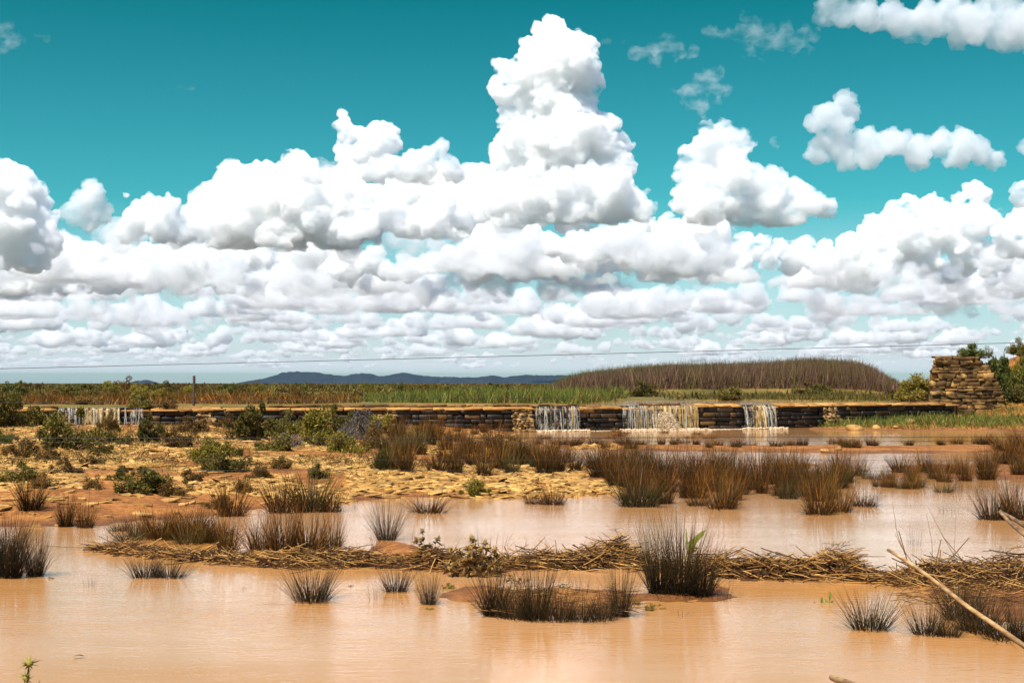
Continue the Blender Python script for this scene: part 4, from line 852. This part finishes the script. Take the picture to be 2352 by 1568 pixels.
# fallen branches at the thicket and stump
for pts,r0,r1,lb in [([(845,1005),(880,1015),(925,1022),(945,1032)],.025,.012,'lowest fallen branch right of the thicket'),([(840,1008),(880,995),(930,980)],.018,.010,'upper fallen branch reaching over the wall front'),([(848,1008),(900,1002),(922,998)],.016,.009,'middle fallen branch right of the thicket')]:
    stalk(pts,57,r0,r1,lb,name='dead_branch',cat='branch',group='fallen branches beside the thicket',nodes=False)
for pts,r0,lb in [([(538,1024),(546,1000),(554,978)],.05,'pale leaning dead stump left of the big round shrub'),([(600,975),(620,958)],.02,'bare twig leaning on the wall above the big shrub')]:
    stalk(pts,54,r0,r0*.6,lb,name='dead_stump',cat='stump',nodes=False)
for i,(a,b_) in enumerate((((692,990),(722,952)),((700,992),(738,955)),((684,985),(700,955)))): stalk([a,b_],60,.02,.008,('left','right','shortest')[i]+' bare stick standing against the wall above the thicket',name='dead_branch',cat='branch',nodes=False)
for i,(pts) in enumerate(([(150,1000),(180,985),(198,974)],[(268,975),(275,990),(288,1010)],[(120,968),(150,955)])): stalk(pts,62,.02,.008,('stick lying by the far left waterfall','pale stick hanging at the right side of the far left waterfall','stick on the dark rocks left of the waterfalls')[i],name='dead_branch',cat='branch',nodes=False)
# the long broken cane in front, and its neighbours
c=stalk([(2040,1262),(2060,1274),(2110,1306),(2170,1352),(2230,1398),(2290,1438),(2352,1482),(2520,1606),(2780,1790)],5.6,.0065,.0098,'long pale broken cane slanting across the lower right corner',dd=-1.3,name='broken_cane',cat='cane',nodes=True,mat='cane')
P=np.array([atd(a,b_,d_) for a,b_,d_ in ((2146,1322,5.36),(2170,1346,5.32),(2200,1372,5.27),(2232,1396,5.22))])-np.array(c.location); mb=MB(); mb.add(*tubes(P[None],np.array([[.002,.004,.004,.003]]),5)); mb.build('peeling_sheath',M['straw'],c)
P=np.array([atd(a,b_,d_) for a,b_,d_ in ((2160,1360,5.2),(2163,1372,5.2),(2178,1388,5.2),(2192,1378,5.2),(2200,1370,5.2))])-np.array(c.location); mb=MB(); mb.add(*tubes(P[None],np.array([[.002,.003,.003,.003,.002]]),5)); mb.build('curled_shred',M['straw'],c)
stalk([(2297,1175),(2325,1205),(2352,1226),(2480,1330),(2700,1520)],5.4,.006,.010,'lower of the two dark stalks entering at the right edge',dd=-1.0,group='pair of stalks at the right edge',mat='dark_cane')
stalk([(2298,1174),(2330,1192),(2352,1206),(2480,1290),(2700,1470)],5.5,.006,.010,'upper of the two dark stalks entering at the right edge',dd=-1.0,group='pair of stalks at the right edge',mat='dark_cane')
stalk([(1911,1555),(1922,1560),(1945,1567),(2000,1590),(2100,1680)],6.5,.014,.016,'blunt cut end of a cane rising at the bottom edge',dd=-.8,mat='cane')
# green reed shoots
def leaf_strip(mb,p0,p1,w_,sag=.1):
    p0,p1=np.array(p0),np.array(p1); t=np.linspace(0,1,7); L_=np.linalg.norm(p1-p0); C=p0[None]+(p1-p0)[None]*t[:,None]; C[:,2]-=sag*L_*t**2; s=np.cross(p1-p0,[0,1,0.2]); s/=np.linalg.norm(s); ww=w_*np.sin(np.clip(t*.9+.12,0,1)*math.pi)**.7
    V=np.stack([C-s*ww[:,None]/2,C+s*ww[:,None]/2],1).reshape(-1,3); mb.add(V,[[2*i,2*i+1,2*i+3,2*i+2] for i in range(6)])
def shoot(px,py,stem,leaves,d,label,mat='green_reed'):
    o0=atd(px,py,d); root=bpy.data.objects.new('reed_shoot',None); sc.collection.objects.link(root); root.location=o0; P=np.array([atd(a,b_,d) for a,b_ in stem])-o0
    mb=MB(); mb.add(*tubes(P[None],np.linspace(.005,.002,len(P))[None],5)); mb.build('stem',M[mat],root)
    for (a,b_,c2,d2,w_) in leaves:
        mb=MB(); leaf_strip(mb,atd(a,b_,d)-o0,atd(c2,d2,d+.02)-o0,w_); mb.build('leaf',M['reed_leaf'],root)
    tag(root,label,'reed shoot')
M['reed_leaf']=plant_mat('reed_leaf',[(0,(.12,.16,.02)),(1,(.32,.34,.06))],trans=.4)
shoot(1572,1345,[(1572,1345),(1575,1290),(1580,1240)],[(1576,1280,1600,1240,.05),(1578,1262,1622,1208,.075),(1580,1250,1608,1232,.07),(1578,1270,1604,1254,.07),(1576,1300,1596,1286,.05),(1578,1258,1576,1206,.02)],17.6,'green leafy reed shoot standing above the tall dark rush stand')
shoot(1746,1370,[(1746,1370),(1748,1340),(1754,1322)],[(1748,1345,1716,1332,.04),(1748,1340,1772,1330,.04),(1750,1330,1760,1300,.03),(1748,1352,1790,1348,.03)],16.9,'small green reed shoot in water right of the tall rush stand')
for i,(px,py,h_) in enumerate(((1885,1412,34),(1904,1412,44),(1868,1410,24))): shoot(px,py,[(px,py),(px+2,py-h_)],[(px+1,py-h_*.5,px-10,py-h_*.9,.03),(px+1,py-h_*.4,px+10,py-h_*.85,.03),(px+2,py-h_*.8,px+3,py-h_*1.3,.03)],15.0,('middle','tallest','shortest')[i]+' of three green sprouts in open water left of the round tuft')
# thistles
def thistle(px,py,hpx,wpx,d,label,mat,seed,heads,name='thistle_plant'):
    hpx*=1.3; wpx*=1.2; heads=int(heads*1.5)
    q=np.random.default_rng(seed); o0=atd(px,py,d); u=d/F; root=bpy.data.objects.new(name,None); sc.collection.objects.link(root); root.location=o0; B=[]; RR=[]; tips=[]
    for i in range(heads):
        dx=q.uniform(-.5,.5)*wpx*u; dy=q.uniform(-.3,.3)*wpx*u; hz=hpx*u*q.uniform(.45,1.0)*(1-.35*abs(dx)/(wpx*u*.5)); t=np.linspace(0,1,5); P=np.stack([dx*t**1.4,dy*t,hz*t],1)+q.normal(0,.01,(5,3))*t[:,None]; P[:,2]=np.maximum(P[:,2],0); B.append(P); RR.append(np.linspace(.005,.0025,5)); tips.append(P[-1])
    mb=MB(); mb.add(*tubes(np.array(B),np.array(RR),5)); mb.build('stems',M[mat],root)
    lv=MB()
    for P in B:
        for k in range(16):
            t=q.uniform(.15,.95); c=np.array([np.interp(t,np.linspace(0,1,5),P[:,j]) for j in range(3)]); dd=q.normal(size=3); dd[2]=dd[2]*.5+.2; dd/=np.linalg.norm(dd); leaf_strip(lv,c,c+dd*hpx*u*q.uniform(.08,.2),hpx*u*.045,.25)
    lv.build('leaves',M[mat],root)
    for c in tips:
        hb=MB(); R_=hpx*u*.055
        for k in range(22):
            dd=q.normal(size=3); dd[2]+=.35; dd/=np.linalg.norm(dd); a_=np.cross(dd,q.normal(size=3)); a_/=np.linalg.norm(a_); b2=np.cross(dd,a_); base=c+dd*R_*.2; tip=c+dd*R_*q.uniform(1.2,2.2); w_=R_*.3
            hb.add([base+a_*w_,base+b2*w_,base-a_*w_,base-b2*w_,tip],[[0,1,4,4],[1,2,4,4],[2,3,4,4],[3,0,4,4]])
        V,Q=hb.data(); me=mesh_np('flower_head',V,Q[:,:3]); me.materials.append(M[mat]); link('flower_head',me,root)
    tag(root,label,'thistle')
M['thistle_dry']=plant_mat('dry_thistle',[(0,(.05,.025,.008)),(.5,(.17,.09,.025)),(1,(.40,.25,.07))],trans=.1)
thistle(985,1312,82,60,17.9,'upright dry thistle on the debris left of the big dark one','thistle_dry',1,7)
thistle(1085,1348,88,110,17.1,'big bushy dark thistle rising from the mud island','thistle_dry',2,22)
thistle(1130,1340,74,50,17.3,'pale spiky thistle at the right side of the big dark one','thistle_dry',3,8)
thistle(1180,1372,44,50,16.4,'low dark thistle on the island behind the rushes','thistle_dry',4,6)
thistle(1640,1364,40,40,16.9,'low dry weed at the right foot of the tall rush stand','thistle_dry',9,5)
# green thistle close to the camera
M['thistle_green']=plant_mat('green_thistle',[(0,(.07,.06,.01)),(.5,(.18,.16,.025)),(1,(.40,.33,.07))],trans=.3)
d=5.0; u=d/F; q=np.random.default_rng(4); o0=atd(60,2100,d); root=bpy.data.objects.new('thistle_plant',None); sc.collection.objects.link(root); root.location=o0
mb=MB(); mb.add(*tubes((np.array([atd(a,b_,d) for a,b_ in ((60,2100),(62,1800),(60,1600),(64,1545),(67,1525))])-o0)[None],np.array([[.006,.005,.004,.003,.0028]]),7)); mb.add(*tubes((np.array([atd(a,b_,d) for a,b_ in ((62,1660),(76,1600),(86,1572),(92,1562))])-o0)[None],np.array([[.004,.003,.002,.0015]]),6)); mb.build('stem',M['thistle_green'],root,True)
for hx,hy,sz in ((67,1523,22),(60,1556,20)):
    c=atd(hx,hy,d)-o0; mb=MB(); vv,ff=ICO[2]; vv=vv*sz*.42*u*np.array([1,1,.9]); me=mesh_np('flower_head',vv+c,ff,True); me.materials.append(M['thistle_green']); hd=link('flower_head',me,root)
    for k in range(30):
        dd=q.normal(size=3); dd[2]=dd[2]*.7+.15; dd/=np.linalg.norm(dd); a_=np.cross(dd,[.1,.2,1]); a_/=np.linalg.norm(a_); b2=np.cross(dd,a_); base=c+dd*sz*.3*u; L_=sz*u*q.uniform(.45,1.15); w_=sz*u*.12; tip=c+dd*(sz*.3*u+L_)+np.array([0,0,.15*L_])
        mb.add([base+a_*w_,base+b2*w_*.4,base-a_*w_,base-b2*w_*.4,tip],[[0,1,4,4],[1,2,4,4],[2,3,4,4],[3,0,4,4]])
    V,Q=mb.data(); me=mesh_np('spiny_bracts',V,Q[:,:3]); me.materials.append(M['thistle_green']); link('spiny_bracts',me,hd)
tag(root,'green spiny thistle head poking up at the lower left corner','thistle')
# floating leaf, small plants
p=atz(178,1510,.006); o=bpy.data.meshes.new('x'); mb=MB(); t=np.linspace(0,1,7); C=np.stack([t*.10-.05,t*.05-.02,.004+.02*np.sin(t*3)],1); ww=.018*np.sin(t*math.pi)**.6+.001; V=np.stack([C-np.array([0,1,0])*ww[:,None],C+np.array([0,1,0])*ww[:,None]],1).reshape(-1,3); mb.add(V,[[2*i,2*i+1,2*i+3,2*i+2] for i in range(6)]); lf=mb.build('floating_leaf',M['rush_dark']); lf.location=p; tag(lf,'single dark leaf floating on the brown water at lower left','leaf')
def weed(px,py,w_,label,mat):
    d=atz(px,py,.03)[1]; p=atd(px,py,d); me,_=shrub_mesh(int(px),M[mat],420,.09,.5,.8,12); o=link('weed',me); o.location=(p[0],d,max(float(gz(p[0],d)[0]),0)-.01); s=w_*d/F; o.scale=(s,s,s*.6); tag(o,label,'weed')
for a in ((1030,1345,40,'green weeds at the upper left of the mud island','green'),(985,1392,26,'small green weeds beside the slim rush tuft','green'),(1300,1350,40,'green weeds behind the island rushes','green'),(1462,1380,36,'dark weeds at the right end of the mud island','green'),(1500,1392,50,'green water weeds below the tall rush stand','yellow'),(120,1322,18,'small brown weed in water right of the left edge tufts','brown'),(262,1268,30,'brown weeds at the left end of the debris','brown'),(560,1345,14,'tiny brown weed in open water below the debris','brown'),(808,1340,18,'tiny dark weed left of the narrow sparse tuft','brown'),(1400,1392,40,'leafy weeds on the right half of the mud island','olive')): weed(*a)
# ---------------------------------------------------------------- fence post and fence wires
m,n,b=newmat('post_wood'); x=noise(n,3,5,'Object',(8,8,1)); r=ramp(n,[(.3,(.035,.02,.012)),(.7,(.10,.06,.035))],x.outputs[0]); n.links.new(r.outputs[0],b.inputs['Base Color']); b.inputs['Roughness'].default_value=.9
d=wall_xy(445)[1]+1.6; p0=atd(445,922,d); h_=59*d/F; mb=MB(); z=np.linspace(-.4,h_,8); P=np.stack([.012*np.sin(z*2),0*z,z],1); mb.add(*tubes(P[None],np.full((1,8),.062),10)); post=mb.build('fence_post',m,None,False); post.location=p0
V,Qx=tubes(np.array([[[0,0,h_-.01],[0,0,h_],[0,0,h_+.012]]]),np.array([[.062,.058,.002]]),10); me=mesh_np('post_top',V,Qx); me.materials.append(m); link('post_top',me,post)
tag(post,'lone brown wooden fence post standing up behind the left part of the weir','fence post')
m,n,b=newmat('fence_wire_steel'); b.inputs['Base Color'].default_value=(.05,.045,.04,1); b.inputs['Metallic'].default_value=.6; b.inputs['Roughness'].default_value=.6
for (ya,yb,rad,lb) in ((845,785,.0012,'highest fence wire crossing the lower sky'),(923,900,.0009,'thin fence wire crossing at the height of the weir crest'),(1004,1001,.0012,'fence wire crossing just below the foot of the weir'),(1013,1010,.0008,'faint lower twin of the wire below the weir foot'),(1052,1055,.0008,'fence wire crossing the middle of the marsh'),(1077,1079,.0008,'lowest fence wire crossing the marsh rushes')):
    k=(yb-ya)/2352; P=np.array([atd(x_,ya+k*x_+2.5*math.sin((x_+900)/4200*math.pi),6.0) for x_ in np.linspace(-2400,4800,25)]); o0=P[12].copy(); mb=MB(); mb.add(*tubes((P-o0)[None],np.full((1,25),rad),4)); o=mb.build('fence_wire',m); o.location=o0; tag(o,lb,'fence wire','strands of the fence near the camera')
# ---------------------------------------------------------------- clouds: real volumes at their real distance
def spheres_mesh(name,S,sub=2,base=None,S3=()):
    v,f=ICO[sub]; S=np.asarray(S)
    V=(S[:,None,:3]+v[None]*S[:,3][:,None,None]).reshape(-1,3)
    Fa=(f[None]+(np.arange(len(S))*len(v))[:,None,None]).reshape(-1,3)
    if len(S3):
        v,f=ICO[1]; S=np.asarray(S3); V3=(S[:,None,:3]+v[None]*S[:,3][:,None,None]).reshape(-1,3); Fa=np.concatenate([Fa,(f[None]+(np.arange(len(S))*len(v))[:,None,None]).reshape(-1,3)+len(V)]); V=np.concatenate([V,V3])
    if base is not None:   # flat cloud base
        z=V[:,2]; V[:,2]=np.where(z<base, base+(z-base)*0.08, z)
    return mesh_np(name,V,Fa)
def puffs(rng,S,n1,n2,k1=.46,k2=.42,n3=0):
    out=[s for s in S]
    def kids(P,n,k):
        o=[]
        for (x,y,z,r) in P:
            for i in range(n):
                d=rng.normal(size=3); d[2]=d[2]*.9+.15; d/=np.linalg.norm(d)
                rr=r*k*rng.uniform(.55,1.15)
                o.append((x+d[0]*(r-rr*.25),y+d[1]*(r-rr*.25),z+d[2]*(r-rr*.25)*.95,rr))
        return o
    a=kids(S,n1,k1); b=kids(a,n2,k2); c=kids(b,n3,.5) if n3 else []
    return out+a+b,c
def vol_mat(name,dens,col=(.918,.950,.995,1)):
    m=bpy.data.materials.new(name); m.use_nodes=True; n=m.node_tree; n.nodes.clear()
    o=n.nodes.new('ShaderNodeOutputMaterial'); p=n.nodes.new('ShaderNodeVolumeScatter')
    p.inputs['Density'].default_value=dens; p.inputs['Color'].default_value=col; p.inputs['Anisotropy'].default_value=0.0
    n.links.new(p.outputs[0],o.inputs['Volume']); return m
def make_cloud(name,S,voxel,dens,base=None,seed=1,n1=12,n2=7,disp=1.0,n3=0):
    rng=np.random.default_rng(seed)
    P,P3=puffs(rng,S,n1,n2,n3=n3)
    me=spheres_mesh(name,P,2,base,P3)
    o=bpy.data.objects.new(name,me); sc.collection.objects.link(o)
    r=o.modifiers.new('r','REMESH'); r.mode='VOXEL'; r.voxel_size=voxel
    for (sz,st) in ((voxel*24,voxel*8*disp),(voxel*9,voxel*4.5*disp)):
        t=bpy.data.textures.new('n','CLOUDS'); t.noise_scale=sz; t.noise_depth=3
        dm=o.modifiers.new('d','DISPLACE'); dm.texture=t; dm.strength=st; dm.mid_level=.5; dm.texture_coords='GLOBAL'
    r=o.modifiers.new('r2','REMESH'); r.mode='VOXEL'; r.voxel_size=voxel
    if disp<2:
        t=bpy.data.textures.new('n','CLOUDS'); t.noise_scale=voxel*4; t.noise_depth=2
        dm=o.modifiers.new('d3','DISPLACE'); dm.texture=t; dm.strength=voxel*3.2; dm.mid_level=.5; dm.texture_coords='GLOBAL'
    dg=bpy.context.evaluated_depsgraph_get(); ev=o.evaluated_get(dg); m2=bpy.data.meshes.new_from_object(ev)
    o.modifiers.clear(); o.data=m2; bpy.data.meshes.remove(me)
    o.data.materials.clear(); o.data.materials.append(dens)
    return o
def cl(D,pts,jit=.35,seed=0):
    rng=np.random.default_rng(seed+7); S=[]
    for (px,py,r) in pts:
        rr=r*D/F; p=atd(px,py,D+rng.uniform(-jit,jit)*rr*1.5); S.append((*p,rr))
    return S

CF=vol_mat('far_cloud_vapour',0.009,(.93,.95,.975,1)); 
def wisp_mat(name,dens,sc_,lo,hi):
    m=vol_mat(name,dens); n=m.node_tree; p=[x for x in n.nodes if x.type=='VOLUME_SCATTER'][0]
    x=noise(n,sc_,6,'World',(1,1,1.7),.62); mr=n.nodes.new('ShaderNodeMapRange'); n.links.new(x.outputs[0],mr.inputs[0]); mr.inputs[1].default_value=lo; mr.inputs[2].default_value=hi; mr.inputs[3].default_value=0; mr.inputs[4].default_value=dens
    n.links.new(mr.outputs[0],p.inputs['Density']); return m
CM=wisp_mat('cloud_vapour',0.034,.0055,.365,.55); CH=vol_mat('even_cloud_vapour',.017); CW=wisp_mat('thin_cloud_vapour',0.022,.006,.34,.58); CX=wisp_mat('wisp_vapour',0.010,.012,.46,.74)
def DB(y): return 900*F/(880-y)
HERO=[
 # D, base y or None, material, seed, blobs (px,py,r)
 (12500,None,CM,[(1270,85,40),(1330,105,34),(1235,140,52),(1300,150,60),(1185,175,42),(1340,190,36),(1150,205,32),(1250,230,68),(1190,262,40),(1320,260,52),(1165,285,22),(1300,320,70),(1210,330,55),(1375,310,42),(1165,365,38),(1250,400,80),(1350,380,62),(1415,335,32),(1420,390,38),(1320,450,80),(1200,450,70),(1400,450,50)]),
 (DB(575),572,CM,[(545,420,45),(480,460,42),(455,500,34),(600,430,52),(685,385,38),(655,410,40),(600,490,80),(520,510,60),(700,460,75),(780,430,55),(760,500,75),(480,530,42),(840,460,45),(650,530,60),(840,520,45),(400,545,25)]),
 (9000,560,CM,[(350,480,30),(385,475,26),(320,500,34),(370,520,42),(300,530,34),(420,530,34),(290,450,9)]),
 (13500,None,CM,[(784,262,13),(790,285,17),(805,312,22),(880,312,30),(903,335,24),(850,335,30),(800,365,28),(840,375,45),(885,385,40),(780,345,16)]),
 (7600,425,CM,[(1015,340,18),(985,352,22),(950,370,27),(905,388,28),(1025,385,26),(975,392,32),(940,400,26),(1050,400,16),(870,400,20)]),
 (7200,425,CM,[(740,385,22),(705,402,18),(765,395,20),(725,405,20)]),
 (13000,None,CM,[(1000,430,50),(1080,420,40),(1120,410,30),(930,440,50),(1060,480,60),(960,490,60),(1120,460,50),(1150,500,60),(1110,390,14),(1070,388,14)]),
 (DB(545),545,CM,[(840,520,34),(890,480,34),(930,510,42),(1020,470,26),(1030,440,16),(1000,520,42),(1060,500,30),(800,535,18)]),
 (DB(512),512,CM,[(1140,470,32),(1180,445,28),(1230,450,36),(1290,430,40),(1350,415,38),(1400,430,46),(1440,460,42),(1475,485,28),(1300,480,45),(1380,480,40),(1210,490,32),(1110,495,18),(1430,400,18),(1360,392,18),(1485,440,8)]),
 (DB(648),648,CM,[(1130,545,36),(1170,530,30),(1205,535,26),(1100,580,40),(1160,580,50),(950,615,24),(990,600,24),(1040,600,30),(1230,600,40),(1290,610,34),(1350,600,32),(1400,600,30),(1415,560,14),(940,635,18),(1090,620,36),(1200,625,32)]),
 (DB(640),640,CM,[(1480,550,42),(1540,530,34),(1600,530,36),(1650,540,34),(1450,590,34),(1510,590,50),(1580,590,50),(1650,590,46),(1710,575,32),(1750,560,20),(1770,600,22),(1700,610,26),(1610,525,34)]),
 (DB(518),515,CM,[(1660,305,24),(1690,320,26),(1715,330,20),(1630,330,30),(1600,360,36),(1660,370,44),(1580,400,32),(1620,420,46),(1690,410,44),(1570,460,28),(1640,470,44),(1740,415,32),(1780,425,34),(1760,470,48),(1830,450,36),(1870,465,30),(1900,480,22),(1820,490,34),(1700,490,40),(1620,300,18),(1600,490,30),(1660,285,12)]),
 (DB(395),396,CH,[(1940,235,24),(1955,260,24),(1900,265,28),(1875,285,22),(1930,285,28),(1890,330,26),(1930,330,34),(1990,325,30),(2050,330,34),(2110,340,28),(2160,330,30),(2210,325,32),(2250,345,30),(2280,365,20),(1880,360,24),(2000,360,30),(2100,365,28),(2200,360,28),(1940,365,26),(2300,372,9)]),
 (3600,118,CW,[(1900,15,26),(1935,30,28),(1990,35,34),(2060,45,38),(2140,50,44),(2230,55,48),(2320,60,52),(2400,60,60),(1890,40,20),(2000,60,20),(2100,80,22),(2200,85,26),(2300,95,26),(2180,20,30),(2300,10,40)]),
 (DB(638),637,CM,[(2240,430,22),(2255,450,22),(2205,455,16),(2090,475,26),(2060,490,30),(2140,490,34),(2020,530,36),(2080,540,46),(2150,530,50),(2220,510,46),(2270,510,36),(1960,570,34),(1930,595,28),(2020,590,44),(2120,590,44),(2220,580,44),(2290,590,40),(1900,605,18)]),
 (DB(590),590,CM,[(2350,500,30),(2320,540,36),(2380,540,50),(2360,575,36),(2310,575,24)]),
 (6400,None,CM,[(2350,440,22),(2340,455,16),(2370,450,34)]),
 (6000,None,CW,[(2352,340,16),(2366,330,20)]),
 (DB(620),622,CM,[(15,400,34),(-20,420,45),(50,405,26),(75,430,26),(20,460,60),(-40,490,60),(60,480,44),(100,500,26),(20,540,64),(90,550,44),(125,540,18),(-40,560,60),(60,590,44)]),
 (8200,None,CW,[(205,425,17),(185,455,22),(215,450,24),(160,485,20),(190,490,28),(230,490,26),(210,515,18),(245,505,12)]),
 (DB(672),674,CM,[(60,590,34),(130,600,42),(200,590,36),(270,600,40),(340,595,40),(400,605,40),(470,600,44),(540,590,42),(600,585,34),(30,640,40),(110,640,36),(180,640,34),(260,645,34),(350,645,32),(440,640,36),(520,640,36),(590,630,34),(640,600,22),(-30,620,40)]),
 (DB(660),660,CM,[(700,590,42),(740,570,38),(790,575,34),(680,615,34),(740,620,46),(800,615,38),(825,600,22),(770,640,26),(660,590,18)]),
 (11000,None,CM,[(1220,540,24),(1260,560,30),(1320,570,34),(1380,560,34),(1440,540,30),(1470,520,22),(1430,585,26),(1200,590,24),(1350,600,28)]),
 (DB(642),642,CM,[(1800,575,24),(1835,585,30),(1870,600,26),(1850,560,18),(1890,570,18),(1815,610,24)]),
 (DB(652),652,CM,[(880,620,22),(850,600,26),(905,630,18),(870,580,16)]),
]
HEROW=[
 (6500,CX,[(1610,185,20),(1635,180,20),(1655,205,16),(1590,210,18),(1600,235,18),(1650,230,8),(1610,258,10),(1545,205,6),(1560,210,7),(1575,205,9),(1635,200,14)]),
 (5000,CX,[(1640,68,13),(1665,75,12),(1700,82,14),(1735,70,14),(1760,85,16),(1790,95,15),(1830,105,13),(1860,112,8),(1720,128,12),(1755,130,10),(1620,72,6),(1710,42,7),(1770,62,9),(1800,60,9),(1850,85,14),(1880,70,8)]),
 (5500,CX,[(1500,110,16),(1530,100,12),(1555,115,11),(1590,120,9),(1475,125,12),(1510,135,12),(1540,95,8),(1455,120,6),(1430,97,6),(1400,98,6),(1385,97,4),(1560,135,9)]),
 (5200,CX,[(20,85,14),(0,80,18),(45,95,12),(-20,90,20),(58,100,6),(85,82,6),(100,87,5)]),
 (7000,CX,[(385,207,5),(400,203,6),(415,201,7),(430,202,6),(445,205,4)]),
 (6500,CX,[(1620,275,8),(1605,290,6),(1785,330,9),(1785,345,6)]),
]
clouds=[]
for i,(D,b,m,pts) in enumerate(HERO):
    S=cl(D,pts,seed=i); vox=D/1422*1.1
    o=make_cloud('cloud',S,vox,m,base=None if b is None else atd(0,b,D)[2],seed=i+3,n1=17,n2=8,n3=4); clouds.append(o)
rng0=np.random.default_rng(5)
for i,(D,m,pts) in enumerate(HEROW):
    S=[(x_,y_,z_+rng0.normal(0,r_*.2),r_*1.5) for x_,y_,z_,r_ in cl(D,pts,seed=50+i)]; vox=D/1422*1.2
    o=make_cloud('cloud',S,vox,m,seed=i+53,n1=9,n2=6,disp=2.2,n3=3); clouds.append(o)
rng=np.random.default_rng(11)
for i,(d0,d1,n) in enumerate(((10800,13200,22),(13000,16000,30),(16000,20000,42),(20000,26000,75),(26000,36000,100),(36000,52000,140),(52000,80000,150))):
    S=[]
    for k in range(n):
        D=rng.uniform(d0,d1); X=rng.uniform(-.40,.40)*D; sz=rng.pareto(2.2)+.45; sz=min(sz,2.6); Wd=rng.uniform(350,900)*sz; H=rng.uniform(45,120)*(.7+.5*sz); bb=900+rng.normal(0,70); tl=rng.normal(0,.06)
        for q in range(int(Wd/65)+3):
            u=rng.uniform(-1,1); hh=H*(1-.6*u*u)*rng.uniform(.35,1.25)*(1.5 if rng.random()<.12 else 1)
            S.append((X+u*Wd/2,D+rng.uniform(-1,1)*Wd*.35,bb+hh*rng.uniform(.0,.75)+u*Wd*tl,hh))
    vox=d0/1422*1.2
    o=make_cloud('clouds',S,vox,CF,base=880,seed=80+i,n1=7,n2=5 if i<5 else 2,n3=2 if i<3 else 0,disp=1.2 if i<5 else .7); clouds.append(o)
S=[]
for k in range(46):
    D=rng.uniform(9500,17000); X=rng.uniform(-.38,.38)*D; Wd=rng.uniform(500,1500); bb=960+rng.normal(0,110)
    for q in range(12):
        u=rng.uniform(-1,1); S.append((X+u*Wd/2,D+rng.uniform(-1,1)*Wd*.3,bb+rng.normal(0,45),rng.uniform(60,130)*(1-.5*u*u)))
clouds.append(make_cloud('clouds',S,13,wisp_mat('torn_cloud_vapour',.009,.0045,.36,.62),seed=140,n1=6,n2=4,disp=2.2))
# thin veil of moist air at cloud level that pales the low sky
mb=MB(); x0,x1,y0,y1,z0,z1=-45000,45000,9500,95000,650,1250
mb.add([(x0,y0,z0),(x1,y0,z0),(x1,y1,z0),(x0,y1,z0),(x0,y0,z1),(x1,y0,z1),(x1,y1,z1),(x0,y1,z1)],[[0,3,2,1],[4,5,6,7],[0,1,5,4],[1,2,6,5],[2,3,7,6],[3,0,4,7]])
clouds.append(mb.build('clouds',vol_mat('veil',4e-5,(.93,.97,1,1))))
for o in clouds: o['kind']='stuff'
# ---------------------------------------------------------------- air between the plain and the far mountains
mb=MB(); x0,x1,y0,y1,z0,z1=-7000,7000,-60,14500,-2.5,95
mb.add([(x0,y0,z0),(x1,y0,z0),(x1,y1,z0),(x0,y1,z0),(x0,y0,z1),(x1,y0,z1),(x1,y1,z1),(x0,y1,z1)],[[0,3,2,1],[4,5,6,7],[0,1,5,4],[1,2,6,5],[2,3,7,6],[3,0,4,7]])
m=bpy.data.materials.new('haze_air'); m.use_nodes=True; n=m.node_tree; n.nodes.clear(); o_=n.nodes.new('ShaderNodeOutputMaterial'); p=n.nodes.new('ShaderNodeVolumePrincipled')
p.inputs['Density'].default_value=1.6e-5; p.inputs['Color'].default_value=(.30,.62,.95,1); p.inputs['Anisotropy'].default_value=.2; n.links.new(p.outputs[0],o_.inputs['Volume'])
o=mb.build('haze',m); tag(o,kind='stuff')
